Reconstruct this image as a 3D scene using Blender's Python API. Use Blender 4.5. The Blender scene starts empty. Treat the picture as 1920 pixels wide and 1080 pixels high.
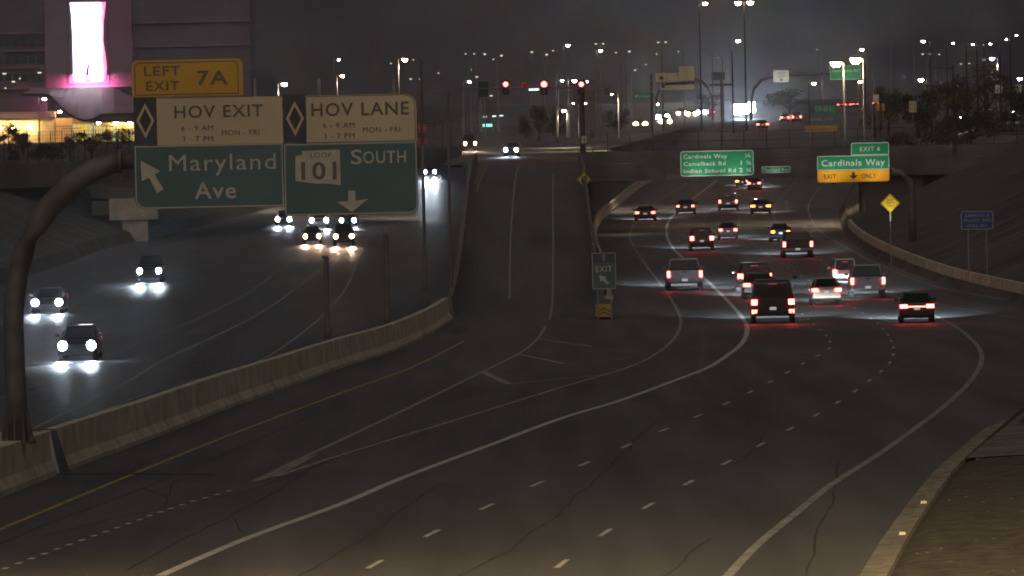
import bpy, bmesh, math, random
from mathutils import Vector, Matrix
random.seed(7)
R = math.radians
sc = bpy.context.scene
COL = sc.collection

# ------------------------------------------------------------ camera, sky, light, exposure
FPX, HOR = 14000.0, 182.0
cam_d = bpy.data.cameras.new('camera'); cam = bpy.data.objects.new('camera', cam_d); COL.objects.link(cam)
cam_d.sensor_width = 36.0; cam_d.lens = 36.0*FPX/1920.0
cam_d.clip_start = 1.0; cam_d.clip_end = 9000.0
CAMZ = 12.0
PITCH = math.atan((540-HOR)/FPX)
cam_m = Matrix.Translation((0, 0, CAMZ)) @ Matrix.Rotation(math.pi/2-PITCH, 4, 'X') @ Matrix.Rotation(-R(1.2), 4, 'Z')
cam.matrix_world = cam_m
sc.camera = cam

world = bpy.data.worlds.new('World'); sc.world = world; world.use_nodes = True
wn = world.node_tree; wn.nodes.clear()
w_out = wn.nodes.new('ShaderNodeOutputWorld'); w_bg = wn.nodes.new('ShaderNodeBackground')
w_bg2 = wn.nodes.new('ShaderNodeBackground'); w_add = wn.nodes.new('ShaderNodeAddShader')
w_sky = wn.nodes.new('ShaderNodeTexSky'); w_sky.sky_type = 'NISHITA'; w_sky.sun_disc = False
w_sky.sun_elevation = R(-4); w_sky.sun_rotation = R(200)
w_bg.inputs['Strength'].default_value = 0.02
w_bg2.inputs['Color'].default_value = (0.0205, 0.0188, 0.0195, 1)     # town glow on the night sky
w_bg2.inputs['Strength'].default_value = 1.0
wn.links.new(w_sky.outputs[0], w_bg.inputs[0]); wn.links.new(w_bg.outputs[0], w_add.inputs[0])
wn.links.new(w_bg2.outputs[0], w_add.inputs[1]); wn.links.new(w_add.outputs[0], w_out.inputs[0])

sun_d = bpy.data.lights.new('town_glow', 'SUN'); sun_d.energy = 0.66; sun_d.angle = R(110); sun_d.color = (1.0, 0.93, 0.86)
sun_o = bpy.data.objects.new('town_glow', sun_d); COL.objects.link(sun_o)
sun_o.rotation_euler = (R(52), 0, R(-12))

sc.view_settings.view_transform = 'Standard'; sc.view_settings.look = 'None'
sc.view_settings.exposure = 0.0; sc.view_settings.gamma = 1.0; sc.view_settings.use_curve_mapping = False
sc.cycles.max_bounces = 5; sc.cycles.diffuse_bounces = 2; sc.cycles.glossy_bounces = 3
sc.cycles.pixel_filter_type = 'BLACKMAN_HARRIS'; sc.cycles.filter_width = 1.8
sc.cycles.sample_clamp_indirect = 3.0; sc.cycles.use_light_tree = True

# ------------------------------------------------------------ projection and ground profile
M3 = cam_m.to_3x3(); C0 = Vector((0, 0, CAMZ))
def ray(x, y):
    return (M3 @ Vector(((x-960)/FPX, -(y-540)/FPX, -1.0)))
def at(x, y, d):
    """world point at depth d (metres along +Y) seen at photo pixel x, y"""
    r = ray(x, y); return C0 + r*(d/r.y)
def sm(t):
    t = min(1.0, max(0.0, t)); return t*t*(3-2*t)
def prof(Y):
    a = (4.7-0.01129*Y)/0.35
    z = 0.35*(a if a > 30 else math.log1p(math.exp(a)))
    return z + 7.3*sm((Y-750)/450)
def ramp(Y):
    return max(prof(Y)+0.006, prof(Y)*(1-sm((Y-395)/255)) + 6.2*sm((Y-395)/255))
def at_deck(Y): return 6.2
def hit(x, y, surf=prof, y0=90, y1=4000):
    r = ray(x, y); d = y0; st = 2.0
    f = lambda dd: CAMZ + r.z/r.y*dd - surf(dd)
    while d < y1:
        if f(d+st) <= 0:
            a, b = d, d+st
            for _ in range(30):
                m = (a+b)/2
                if f(m) > 0: a = m
                else: b = m
            p = C0 + r*(b/r.y); return Vector((p.x, p.y, surf(p.y)))
        d += st
    p = C0 + r*(y1/r.y); return Vector((p.x, p.y, surf(p.y)))
def scale_at(Y): return FPX/Y

# ------------------------------------------------------------ materials
def nt(m): return m.node_tree.nodes, m.node_tree.links
def mat(name, col, rough=0.7, metal=0.0, var=0.12, scale=3.0, bump=0.0, spec=0.4, emit=None, estr=0.0, sample=False, streak=None):
    m = bpy.data.materials.new(name); m.use_nodes = True
    n, l = nt(m); b = n['Principled BSDF']
    b.inputs['Roughness'].default_value = rough; b.inputs['Metallic'].default_value = metal
    b.inputs['Specular IOR Level'].default_value = spec
    tc = n.new('ShaderNodeTexCoord'); no = n.new('ShaderNodeTexNoise'); no.inputs['Scale'].default_value = scale
    no.inputs['Detail'].default_value = 5
    if streak:
        mp = n.new('ShaderNodeMapping'); mp.inputs['Scale'].default_value = streak
        l.new(tc.outputs['Object'], mp.inputs[0]); l.new(mp.outputs[0], no.inputs[0])
    else: l.new(tc.outputs['Object'], no.inputs[0])
    r = n.new('ShaderNodeValToRGB')
    lo = [max(0, c*(1-var*1.6)) for c in col]; hi = [min(1, c*(1+var*1.6)) for c in col]
    r.color_ramp.elements[0].position = 0.3; r.color_ramp.elements[1].position = 0.7
    r.color_ramp.elements[0].color = (*lo, 1); r.color_ramp.elements[1].color = (*hi, 1)
    l.new(no.outputs[0], r.inputs[0]); l.new(r.outputs[0], b.inputs['Base Color'])
    if bump:
        bp = n.new('ShaderNodeBump'); bp.inputs['Strength'].default_value = bump; bp.inputs['Distance'].default_value = 0.02
        n2 = n.new('ShaderNodeTexNoise'); n2.inputs['Scale'].default_value = scale*8
        l.new(tc.outputs['Object'], n2.inputs[0]); l.new(n2.outputs[0], bp.inputs['Height']); l.new(bp.outputs[0], b.inputs['Normal'])
    if emit:
        b.inputs['Emission Color'].default_value = (*emit, 1); b.inputs['Emission Strength'].default_value = estr
        if not sample: m.cycles.emission_sampling = 'NONE'
    return m
def asphalt(name, base, rough=0.55, warm=(1, .96, .92)):
    m = bpy.data.materials.new(name); m.use_nodes = True
    n, l = nt(m); b = n['Principled BSDF']
    tc = n.new('ShaderNodeTexCoord')
    def noise(sc_, mscale, det=4):
        mp = n.new('ShaderNodeMapping'); mp.inputs['Scale'].default_value = mscale
        o = n.new('ShaderNodeTexNoise'); o.inputs['Scale'].default_value = sc_; o.inputs['Detail'].default_value = det
        l.new(tc.outputs['Object'], mp.inputs[0]); l.new(mp.outputs[0], o.inputs[0]); return o
    a = noise(0.35, (1, .10, 1)); c = noise(6, (1, 1, 1)); e = noise(0.9, (1, .03, 1), 2)
    def math_(op, x, y):
        q = n.new('ShaderNodeMath'); q.operation = op
        for i, v in enumerate((x, y)):
            if isinstance(v, float): q.inputs[i].default_value = v
            else: l.new(v, q.inputs[i])
        return q.outputs[0]
    s1 = math_('MULTIPLY', a.outputs[0], 0.5); s2 = math_('MULTIPLY', c.outputs[0], 0.25); s3 = math_('MULTIPLY', e.outputs[0], 0.35)
    tot = math_('ADD', math_('ADD', s1, s2), s3)
    r = n.new('ShaderNodeValToRGB')
    r.color_ramp.elements[0].position = 0.35; r.color_ramp.elements[1].position = 0.75
    r.color_ramp.elements[0].color = (*[base*.58*w for w in warm], 1); r.color_ramp.elements[1].color = (*[base*1.35*w for w in warm], 1)
    l.new(tot, r.inputs[0]); l.new(r.outputs[0], b.inputs['Base Color'])
    rr = n.new('ShaderNodeMapRange'); rr.inputs[3].default_value = rough-.1; rr.inputs[4].default_value = rough+.12
    l.new(a.outputs[0], rr.inputs[0]); l.new(rr.outputs[0], b.inputs['Roughness'])
    b.inputs['Specular IOR Level'].default_value = 0.35
    bp = n.new('ShaderNodeBump'); bp.inputs['Strength'].default_value = .35; bp.inputs['Distance'].default_value = .01
    g = noise(40, (1, 1, 1), 2); l.new(g.outputs[0], bp.inputs['Height']); l.new(bp.outputs[0], b.inputs['Normal'])
    return m
M = {}
M['asphalt'] = asphalt('asphalt', .105, .62)
M['asphalt_nb'] = asphalt('worn_asphalt', .085, .44, (1, .99, .98))
M['asphalt_ramp'] = asphalt('ramp_asphalt', .105, .62, (1, .98, .97))
M['deck'] = asphalt('deck_asphalt', .12, .7, (1, .88, .72))
M['tar'] = mat('tar', (.045, .043, .04), .7, var=.3)
M['white_line'] = mat('white_line', (.50, .48, .42), .6, var=.16, scale=2.5)
M['old_line'] = mat('worn_line', (.26, .25, .23), .7, var=.3, scale=2.5)
M['yellow_line'] = mat('yellow_line', (.36, .24, .09), .7, var=.3, scale=2.5)
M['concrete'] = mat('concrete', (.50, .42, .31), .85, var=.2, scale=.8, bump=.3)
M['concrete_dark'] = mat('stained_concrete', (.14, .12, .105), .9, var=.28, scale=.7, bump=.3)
M['bridge'] = mat('bridge_concrete', (.125, .10, .085), .9, var=.2, scale=.35, bump=.2)
M['kerb'] = mat('kerb_concrete', (.20, .175, .13), .85, var=.25, scale=1.2, bump=.3)
M['dirt'] = mat('dirt', (.055, .044, .028), .95, var=.45, scale=2.3, bump=.6)
M['ground'] = mat('dark_ground', (.075, .07, .058), .95, var=.3, scale=.25, bump=.4)
M['steel'] = mat('galvanised_steel', (.22, .20, .185), .55, .5, var=.15, scale=4)
M['steel_brown'] = mat('brown_steel', (.13, .105, .095), .6, .2, var=.22, scale=1.5)
M['dark_metal'] = mat('dark_metal', (.03, .03, .03), .6, .3)
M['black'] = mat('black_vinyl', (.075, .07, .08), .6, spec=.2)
M['ink'] = mat('dark_ink', (.14, .12, .09), .7, var=.05)
M['sign_green'] = mat('sign_green', (.095, .145, .135), .5, var=.08, scale=.6, spec=.2)
M['sign_green2'] = mat('bright_sign_green', (.02, .29, .12), .5, var=.06, scale=.6, spec=.2)
M['sign_white'] = mat('sign_white', (.60, .46, .28), .6, var=.06, scale=.6, spec=.2)
M['sign_white2'] = mat('clean_sign_white', (.72, .74, .68), .6, var=.03, spec=.2)
M['jet'] = mat('jet_black_ink', (.015, .013, .01), .7, var=.05)
M['sign_yellow'] = mat('sign_yellow', (.62, .33, .05), .6, var=.08, scale=.7, spec=.2)
M['sign_orange'] = mat('sign_orange', (.90, .40, .01), .6, var=.04, spec=.2)
M['sign_lemon'] = mat('sign_lemon', (.9, .60, .03), .6, var=.04, spec=.2)
M['legend'] = mat('legend', (.52, .45, .34), .6, var=.05, spec=.2)
M['sign_blue'] = mat('sign_blue', (.05, .08, .22), .6, var=.08, spec=.2)
M['sign_red'] = mat('sign_red', (.45, .05, .04), .6, var=.08, spec=.2)
M['plywood'] = mat('sign_back', (.62, .50, .28), .7, .1, var=.1, scale=.6)
M['leaf'] = mat('leaf', (.06, .062, .022), .8, var=.5, scale=.6)
M['leaf2'] = mat('dry_leaf', (.05, .045, .03), .8, var=.5, scale=.6)
M['bark'] = mat('bark', (.05, .04, .03), .9, var=.3)
M['glass'] = mat('glass', (.012, .013, .015), .12, spec=.6, var=.05)
M['rubber'] = mat('rubber', (.015, .015, .015), .8)
M['chrome'] = mat('chrome', (.5, .5, .5), .25, .9)
M['plate'] = mat('plate', (.7, .7, .68), .5, emit=(1, 1, 1), estr=.25)  # weak glow in place of a plate lamp's light
M['plate_lit'] = mat('lit_plate', (.8, .8, .85), .5, emit=(.8, .85, 1), estr=1.2)  # stronger glow of its own, replacing the light of a plate lamp
def lamp_mat(name, c, s, sample=False): return mat(name, (.3, .3, .3), .4, emit=c, estr=s, sample=sample)
M['tail'] = lamp_mat('tail_lamp_glow', (1, .05, .035), 40.0, True)
M['tail_amber'] = lamp_mat('amber_tail_glow', (1, .16, .02), 22.0, True)
M['tail_dim'] = lamp_mat('dim_tail_glow', (1, .05, .03), .5)
M['head_cool'] = lamp_mat('cool_headlamp_glow', (.66, .82, 1), 300)
M['head_warm'] = lamp_mat('warm_headlamp_glow', (1, .50, .22), 60)
M['lens_white'] = lamp_mat('white_lamp_glow', (1, .93, .82), 60)
M['lens_warm'] = lamp_mat('warm_lamp_glow', (1, .72, .46), 120)
M['lens_dim'] = lamp_mat('dim_lamp_glow', (1, .88, .66), 1.1)
M['lens_blue'] = lamp_mat('blue_lamp_glow', (.6, .55, 1), 60)
M['signal_red'] = lamp_mat('red_signal_glow', (1, .03, .025), 60, True)
M['teal_tube'] = lamp_mat('teal_tube_glow', (.25, .95, .75), 1.6)
M['white_tube'] = lamp_mat('white_tube_glow', (.8, 1, .95), 2.2)

# ------------------------------------------------------------ mesh helpers
class MB:
    def __init__(s): s.v = []; s.f = []
    def quad(s, a, b, c, d):
        i = len(s.v); s.v += [tuple(a), tuple(b), tuple(c), tuple(d)]; s.f.append((i, i+1, i+2, i+3)); return s
    def tri(s, a, b, c):
        i = len(s.v); s.v += [tuple(a), tuple(b), tuple(c)]; s.f.append((i, i+1, i+2)); return s
    def box(s, c, size, mtx=None, taper=1.0):
        i = len(s.v); hx, hy, hz = size[0]/2, size[1]/2, size[2]/2
        for z in (-1, 1):
            k = taper if z > 0 else 1.0
            for x, y in ((-1, -1), (1, -1), (1, 1), (-1, 1)):
                p = Vector((x*hx*k, y*hy*k, z*hz))
                if mtx: p = mtx @ p
                s.v.append((p.x+c[0], p.y+c[1], p.z+c[2]))
        for f in ((0, 3, 2, 1), (4, 5, 6, 7), (0, 1, 5, 4), (1, 2, 6, 5), (2, 3, 7, 6), (3, 0, 4, 7)):
            s.f.append(tuple(i+j for j in f))
        return s
    def tube(s, pts, rad, n=8, cap=True):
        pts = [Vector(p) for p in pts]; rad = rad if isinstance(rad, (list, tuple)) else [rad]*len(pts)
        base = len(s.v)
        for k, p in enumerate(pts):
            t = (pts[min(k+1, len(pts)-1)]-pts[max(k-1, 0)]).normalized()
            up = Vector((0, 0, 1)) if abs(t.z) < .9 else Vector((0, 1, 0))
            a = t.cross(up).normalized(); b = a.cross(t)
            for j in range(n):
                an = 2*math.pi*j/n; q = p + a*(math.cos(an)*rad[k]) + b*(math.sin(an)*rad[k]); s.v.append(tuple(q))
        for k in range(len(pts)-1):
            for j in range(n):
                s.f.append((base+k*n+j, base+k*n+(j+1) % n, base+(k+1)*n+(j+1) % n, base+(k+1)*n+j))
        if cap:
            s.f.append(tuple(base+j for j in reversed(range(n)))); e = base+(len(pts)-1)*n
            s.f.append(tuple(e+j for j in range(n)))
        return s
    def prism(s, poly, y0, y1):
        """poly of (x, z), extruded along y"""
        i = len(s.v); n = len(poly)
        for y in (y0, y1):
            for x, z in poly: s.v.append((x, y, z))
        s.f.append(tuple(i+j for j in range(n))); s.f.append(tuple(i+n+j for j in reversed(range(n))))
        for j in range(n): s.f.append((i+j, i+n+j, i+n+(j+1) % n, i+(j+1) % n))
        return s
    def loft(s, rings, cap=True):
        base = len(s.v); n = len(rings[0])
        for r in rings: s.v += [tuple(p) for p in r]
        for k in range(len(rings)-1):
            for j in range(n):
                s.f.append((base+k*n+j, base+k*n+(j+1) % n, base+(k+1)*n+(j+1) % n, base+(k+1)*n+j))
        if cap:
            s.f.append(tuple(base+j for j in reversed(range(n)))); e = base+(len(rings)-1)*n; s.f.append(tuple(e+j for j in range(n)))
        return s
    def build(s, name, m=None, parent=None, smooth=False, **props):
        me = bpy.data.meshes.new(name); me.from_pydata(s.v, [], s.f); me.update()
        bm = bmesh.new(); bm.from_mesh(me); bmesh.ops.recalc_face_normals(bm, faces=bm.faces); bm.to_mesh(me); bm.free()
        if m is not None: me.materials.append(M[m] if isinstance(m, str) else m)
        if smooth:
            for p in me.polygons: p.use_smooth = True
        o = bpy.data.objects.new(name, me); COL.objects.link(o)
        if parent is not None: o.parent = parent
        for k, v in props.items(): o[k] = v
        return o
def tag(o, label=None, cat=None, group=None, kind=None):
    if label: o['label'] = label
    if cat: o['category'] = cat
    if group: o['group'] = group
    if kind: o['kind'] = kind
    return o
def empty(name, loc, label, cat, group=None, rz=0.0):
    o = bpy.data.objects.new(name, None); COL.objects.link(o); o.location = loc; o.rotation_euler = (0, 0, rz)
    return tag(o, label, cat, group)
def light(name, kind, loc, energy, col, parent=None, rot=(0, 0, 0), radius=.1, **kw):
    d = bpy.data.lights.new(name, kind); d.energy = energy; d.color = col
    if kind != 'AREA': d.shadow_soft_size = radius
    for k, v in kw.items():
        if k != 'scale': setattr(d, k, v)
    o = bpy.data.objects.new(name, d); COL.objects.link(o); o.location = loc; o.rotation_euler = rot
    if 'scale' in kw: o.scale = kw['scale']
    if parent is not None: o.parent = parent
    return o
def resample(pts, step):
    out = [pts[0].copy()]; acc = 0.0
    for a, b in zip(pts, pts[1:]):
        L = (b-a).length
        if L < 1e-6: continue
        d = step-acc
        while d <= L:
            out.append(a+(b-a)*(d/L)); d += step
        acc = L-(d-step)
    if (out[-1]-pts[-1]).length > step*.2: out.append(pts[-1].copy())
    return out
def spline(px, surf=prof, n=6):
    """photo polyline -> smooth world polyline on a surface"""
    P = [hit(x, y, surf) for x, y in px]
    Q = []
    for i in range(len(P)-1):
        p0 = P[max(i-1, 0)]; p1 = P[i]; p2 = P[i+1]; p3 = P[min(i+2, len(P)-1)]
        for k in range(n):
            t = k/n
            # centripetal-ish: limit tangents by chord
            l1 = (p2-p1).length; m1 = (p2-p0)*(l1/max((p2-p0).length, 1e-6)); m2 = (p3-p1)*(l1/max((p3-p1).length, 1e-6))
            q = p1*(2*t**3-3*t*t+1)+m1*(t**3-2*t*t+t)+p2*(-2*t**3+3*t*t)+m2*(t**3-t*t)
            Q.append(Vector((q.x, q.y, surf(q.y))))
    Q.append(P[-1]); return Q
def ribbon(mb, pts, w, lift, surf=None):
    pts = [p for p in pts]
    n = len(pts); L = []; Rr = []
    for i, p in enumerate(pts):
        t = pts[min(i+1, n-1)]-pts[max(i-1, 0)]; t.z = 0; t.normalize()
        nn = Vector((-t.y, t.x, 0))*(w/2 if not isinstance(w, list) else w[i]/2)
        a = p+nn; b = p-nn
        za = surf(a.y) if surf else p.z; zb = surf(b.y) if surf else p.z
        L.append((a.x, a.y, za+lift)); Rr.append((b.x, b.y, zb+lift))
    for i in range(n-1): mb.quad(L[i], Rr[i], Rr[i+1], L[i+1])
    return mb

# ------------------------------------------------------------ corridor edges (world, as X of Y)
right_edge_px = [(1640, 1100), (1690, 1010), (1745, 930), (1793, 872), (1900, 780), (1990, 715), (2050, 655), (2010, 600), (1920, 572), (1765, 532), (1660, 490), (1600, 455), (1578, 425), (1574, 395), (1596, 348)]
median_px = [(-60, 958), (0, 932), (100, 893), (150, 874), (290, 822), (430, 766), (540, 727), (640, 690), (740, 658), (810, 625), (850, 598)]
nb_left_px = [(-80, 560), (0, 533), (107, 500), (200, 466), (270, 450), (350, 430), (500, 392), (640, 365), (740, 347)]
def table(pts, ext):
    T = sorted([(p.y, p.x) for p in pts])
    T = T + ext
    def f(Y):
        if Y <= T[0][0]:
            s = (T[1][1]-T[0][1])/(T[1][0]-T[0][0]); return T[0][1]+s*(Y-T[0][0])
        for (y0, x0), (y1, x1) in zip(T, T[1:]):
            if Y <= y1: return x0+(x1-x0)*(Y-y0)/max(y1-y0, 1e-6)
        return T[-1][1]
    return f
re_pts = spline(right_edge_px); e1 = re_pts[-1]
xR = table(re_pts, [(e1.y+120, e1.x+9), (1200, e1.x+20), (2000, e1.x+35), (4200, e1.x+60)])
nb_pts = spline(nb_left_px); e2 = nb_pts[-1]
xL = table(nb_pts, [(1250, e2.x+1), (2000, e2.x+4), (4200, e2.x+10)])
med_pts = spline(median_px)
e3 = med_pts[-1]
xM = table(med_pts, [(450, e3.x+.1), (520, e3.x+.15), (600, -2.9), (650, -2.7), (700, -2.6), (900, 0), (1300, 8), (4200, 20)])
def xW(Y):           # wall on the east side of the exit ramp
    return 4.9+(Y-410)/240*1.2

YS = [70+4*i for i in range(130)]; YS += [YS[-1]+8*i for i in range(1, 90)]; YS += [YS[-1]+60*i for i in range(1, 45)]
mb = MB()
for a, b in zip(YS, YS[1:]):
    for k in range(8):
        t0, t1 = k/8, (k+1)/8
        f = lambda Y, t: (xL(Y)+(xR(Y)-xL(Y))*t, Y, prof(Y))
        mb.quad(f(a, t0), f(a, t1), f(b, t1), f(b, t0))
mb_nb = MB(); mb_sb = MB()
for a, b in zip(YS, YS[1:]):
    for k in range(4):
        t0, t1 = k/4, (k+1)/4
        f = lambda Y, t: (xL(Y)+(xM(Y)-xL(Y))*t, Y, prof(Y)); mb_nb.quad(f(a, t0), f(a, t1), f(b, t1), f(b, t0))
        f = lambda Y, t: (xM(Y)+(xR(Y)-xM(Y))*t, Y, prof(Y)); mb_sb.quad(f(a, t0), f(a, t1), f(b, t1), f(b, t0))
road = mb_sb.build('freeway_road', 'asphalt'); tag(road, kind='structure')
road_nb = mb_nb.build('oncoming_freeway_road', 'asphalt_nb'); tag(road_nb, kind='structure')
# terrain beside the corridor
def bank(Y):  # height of the land beside the road above the road surface
    return max(0.35, min(1.0, (Y-150)/250))*max(0.3, 7.6-prof(Y))
mb = MB(); mbd = MB()
offs = [(0.0, -.02), (.6, .12), (4, .30), (9, .6), (16, 1.0), (40, 1.0), (120, 1.02), (900, 1.05)]
for a, b in zip(YS, YS[1:]):
    for side, fx in ((1, xR), (-1, xL)):
        for (o0, h0), (o1, h1) in zip(offs, offs[1:]):
            def P(Y, o, h):
                H = 7.5-prof(Y)
                hh = h*H if h > 0 else h
                if side > 0 and Y < 330:
                    k = sm((Y-190)/140); hh = hh*k + (1-k)*min(o*.05+(.12 if h > 0 else -.02), 3)
                return (fx(Y)+side*o, Y, prof(Y)+hh)
            tgt = mbd if (side > 0 and a < 240 and o1 < 50) else mb
            tgt.quad(P(a, o0, h0), P(a, o1, h1), P(b, o1, h1), P(b, o0, h0))
tag(mb.build('ground', 'ground'), kind='structure')
tag(mbd.build('dirt_verge', 'dirt'), kind='structure')
# land far out to the horizon
mb = MB(); mb.quad((-6000, 60, -2.5), (6000, 60, -2.5), (6000, 8000, -2.5), (-6000, 8000, -2.5)); tag(mb.build('valley_ground', 'ground'), kind='structure')

# exit ramp
RY = [395+5*i for i in range(52)]
mb = MB()
for a, b in zip(RY, RY[1:]):
    for k in range(3):
        f = lambda Y, t: (xM(Y)+(xW(Y)-xM(Y))*t, Y, ramp(Y))
        mb.quad(f(a, k/3), f(a, (k+1)/3), f(b, (k+1)/3), f(b, k/3))
exit_ramp = mb.build('exit_ramp_road', 'asphalt_ramp'); tag(exit_ramp, kind='structure')
# cross street on top of the ramp
mb = MB()
P = [(-6, 650), (8.5, 650), (9.5, 655.6), (60, 655.6), (60, 656.6), (10.5, 657), (10.5, 800), (-9, 800), (-9, 760), (-5, 745)]
mb.v = [(x, y, 6.2) for x, y in P]; mb.f = [tuple(range(len(P)))]
cross = mb.build('cross_street_road', 'deck'); tag(cross, kind='structure')
mb = MB()
mb.quad((-9, 800, 6.2), (10.5, 800, 6.2), (30, 1150, 7.45), (-25, 1150, 7.45)); tag(mb.build('far_approach_road', 'deck'), kind='structure')

# ------------------------------------------------------------ painted lines
LINES = [
 ('white_line', .22, prof, [(300, 1080), (390, 1040), (480, 1003), (640, 945), (750, 898), (923, 833), (1057, 783), (1160, 752), (1280, 708), (1330, 688), (1367, 664), (1390, 645), (1400, 625), (1397, 603), (1367, 567), (1337, 537), (1312, 515), (1292, 495), (1262, 465), (1250, 440), (1253, 417), (1270, 397), (1295, 375), (1345, 337)]),
 ('old_line', .16, prof, [(475, 903), (560, 862), (640, 825), (760, 768), (905, 697), (975, 662), (1008, 635), (1024, 610)]),
 ('old_line', .16, prof, [(520, 893), (640, 853), (870, 783), (1060, 724), (1180, 688), (1240, 657), (1270, 625), (1276, 597), (1250, 548), (1215, 503), (1190, 465), (1181, 440), (1196, 410), (1232, 378), (1290, 343)]),
 ('old_line', .20, prof, [(1360, 1085), (1420, 1022), (1495, 960), (1560, 908), (1640, 857), (1700, 815), (1770, 762), (1815, 720), (1838, 685), (1838, 658), (1815, 630), (1775, 603), (1697, 565), (1660, 546)]),
 ('old_line', .16, prof, [(2010, 612), (1920, 598), (1820, 582), (1745, 567), (1717, 560), (1662, 545)]),
 ('old_line', .16, prof, [(1980, 582), (1920, 570), (1830, 552), (1765, 540), (1715, 524), (1652, 497), (1612, 479), (1580, 460), (1540, 436), (1520, 408), (1516, 383), (1537, 350)]),
 ('yellow_line', .15, prof, [(-40, 1012), (0, 993), (120, 943), (235, 895), (400, 828), (520, 782), (640, 737), (770, 690), (870, 640)]),
 ('old_line', .12, prof, [(-40, 760), (47, 730), (160, 682), (200, 667), (325, 617), (447, 560), (475, 543), (550, 487), (600, 462), (660, 420)]),
 ('old_line', .14, prof, [(-40, 850), (50, 810), (180, 745), (245, 712), (307, 675), (400, 632), (500, 580), (562, 535), (597, 507), (625, 482), (662, 430)]),
 ('old_line', .12, prof, [(150, 790), (270, 740), (350, 717), (475, 682), (572, 620), (625, 570), (652, 535), (682, 462), (702, 410), (720, 360)]),
 ('old_line', .12, prof, [(-40, 645), (42, 619), (107, 595), (160, 558), (245, 527), (350, 485), (470, 440), (600, 395)]),
 ('old_line', .12, prof, [(-40, 560), (107, 506), (200, 472), (270, 455), (500, 397)]),
]
for i, (m, w, s, px) in enumerate(LINES):
    pts = resample(spline(px, s), 1.5)
    ribbon(MB(), pts, w, .006, s).build('lane_line', m, (road_nb if i >= 7 else road))
hov = resample(spline(LINES[0][3]), 3.0)
# ramp lines
for px in ([(1030, 600), (1036, 560), (1037, 480), (1037, 400), (1037, 325)], [(955, 560), (957, 455), (962, 380), (966, 337), (975, 306)]):
    ribbon(MB(), resample(spline(px, ramp), 2.0), .12, .012, ramp).build('lane_line', 'old_line', exit_ramp)
for px in ([(889, 347), (898, 325), (910, 307)], [(893, 360), (904, 330), (915, 310)]):
    ribbon(MB(), resample(spline(px, ramp), 2.0), .12, .012, ramp).build('lane_line', 'yellow_line', exit_ramp)
# gore chevrons
for px, w in (([(905, 697), (955, 721), (1130, 703)], .2), ([(975, 665), (1060, 683), (1215, 668)], .16), ([(1012, 636), (1110, 650), (1255, 636)], .14)):
    P = [hit(*p) for p in px]
    ribbon(MB(), resample([P[0], P[1]], 2), w*1.6, .009, prof).build('gore_stripe', 'old_line', road)
    ribbon(MB(), resample([P[1], P[2]], 2), w, .009, prof).build('gore_stripe', 'old_line', road)
mbw = MB()
P = [hit(475, 904), hit(520, 894), hit(600, 851), hit(560, 862)]
mbw.quad(*[(p.x, p.y, p.z+.0085) for p in P]).build('gore_stripe', 'old_line', road)

# lane dashes
DASH = {
 'A': [(672, 1076), (775, 1018), (880, 966), (974, 922), (1060, 885), (1142, 850), (1210, 821), (1270, 796), (1326, 773), (1405, 736), (1459, 708), (1512, 678), (1553, 655), (1556, 640), (1545, 625), (1520, 603), (1498, 584), (1460, 554), (1420, 527), (1391, 506), (1372, 490), (1350, 472), (1330, 450), (1320, 425), (1325, 405), (1345, 382), (1400, 340)],
 'B': [(1030, 1075), (1112, 1014), (1192, 963), (1268, 918), (1341, 879), (1403, 846), (1456, 818), (1502, 793), (1543, 771), (1601, 735), (1640, 706), (1665, 684), (1675, 665), (1672, 640), (1645, 606), (1612, 584), (1560, 552), (1526, 531), (1478, 502), (1440, 477), (1409, 455), (1392, 435), (1386, 415), (1391, 396), (1404, 382), (1430, 352), (1446, 337)],
 'C': [(1600, 528), (1560, 503), (1525, 477), (1480, 445), (1457, 420), (1452, 396), (1465, 370), (1495, 337)],
}
for key, px in DASH.items():
    P = spline(px)
    # walk the line, 12.2 m period, 3.05 m stripes
    pts = resample(P, .6104); per = 20; off = {'A': 3, 'B': 3, 'C': 0}[key]
    k = off
    while k+5 < len(pts):
        seg = pts[k:k+6]
        ribbon(MB(), seg, .115 if key != 'C' else .14, .006, prof).build('lane_dash', 'white_line', road)
        k += per
# dotted line before the gore
P = resample(spline([(-20, 1077), (15, 1064), (120, 1025), (230, 986), (340, 947), (447, 916)]), .61)
k = 0
while k+2 < len(P):
    ribbon(MB(), P[k:k+2], .12, .006, prof).build('lane_dash', 'white_line', road); k += 3
# dashes left lanes
for px in ([(1310, 700), (1318, 665), (1316, 610)],):
    P = resample(spline(px), 1.0)
    for k in range(0, len(P)-3, 3): ribbon(MB(), P[k:k+2], .12, .006, prof).build('lane_dash', 'old_line', road)

# sealed cracks
CR = [[(0, 1020), (120, 970), (235, 928), (330, 888), (420, 850), (560, 790), (640, 760)], [(235, 928), (268, 915), (315, 935), (300, 955)], [(315, 935), (325, 905), (345, 900)], [(80, 1005), (160, 985), (310, 950), (450, 925), (560, 890), (640, 850)],
      [(240, 1070), (330, 1015), (430, 968), (530, 915), (600, 870), (700, 830), (860, 775)], [(440, 975), (460, 1000)], [(235, 893), (285, 862), (340, 850), (430, 820)], [(1570, 860), (1568, 905), (1555, 950), (1535, 1000), (1515, 1080)],
      [(1050, 960), (1110, 905), (1170, 850), (1230, 790)], [(745, 960), (800, 925), (830, 905)], [(1380, 870), (1420, 835), (1432, 810)], [(1240, 1085), (1300, 1030), (1330, 1010)], [(860, 1080), (960, 1030), (1050, 960)], [(560, 1080), (700, 1000), (745, 960)]]
mbc = MB()
rr = random.Random(3)
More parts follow.
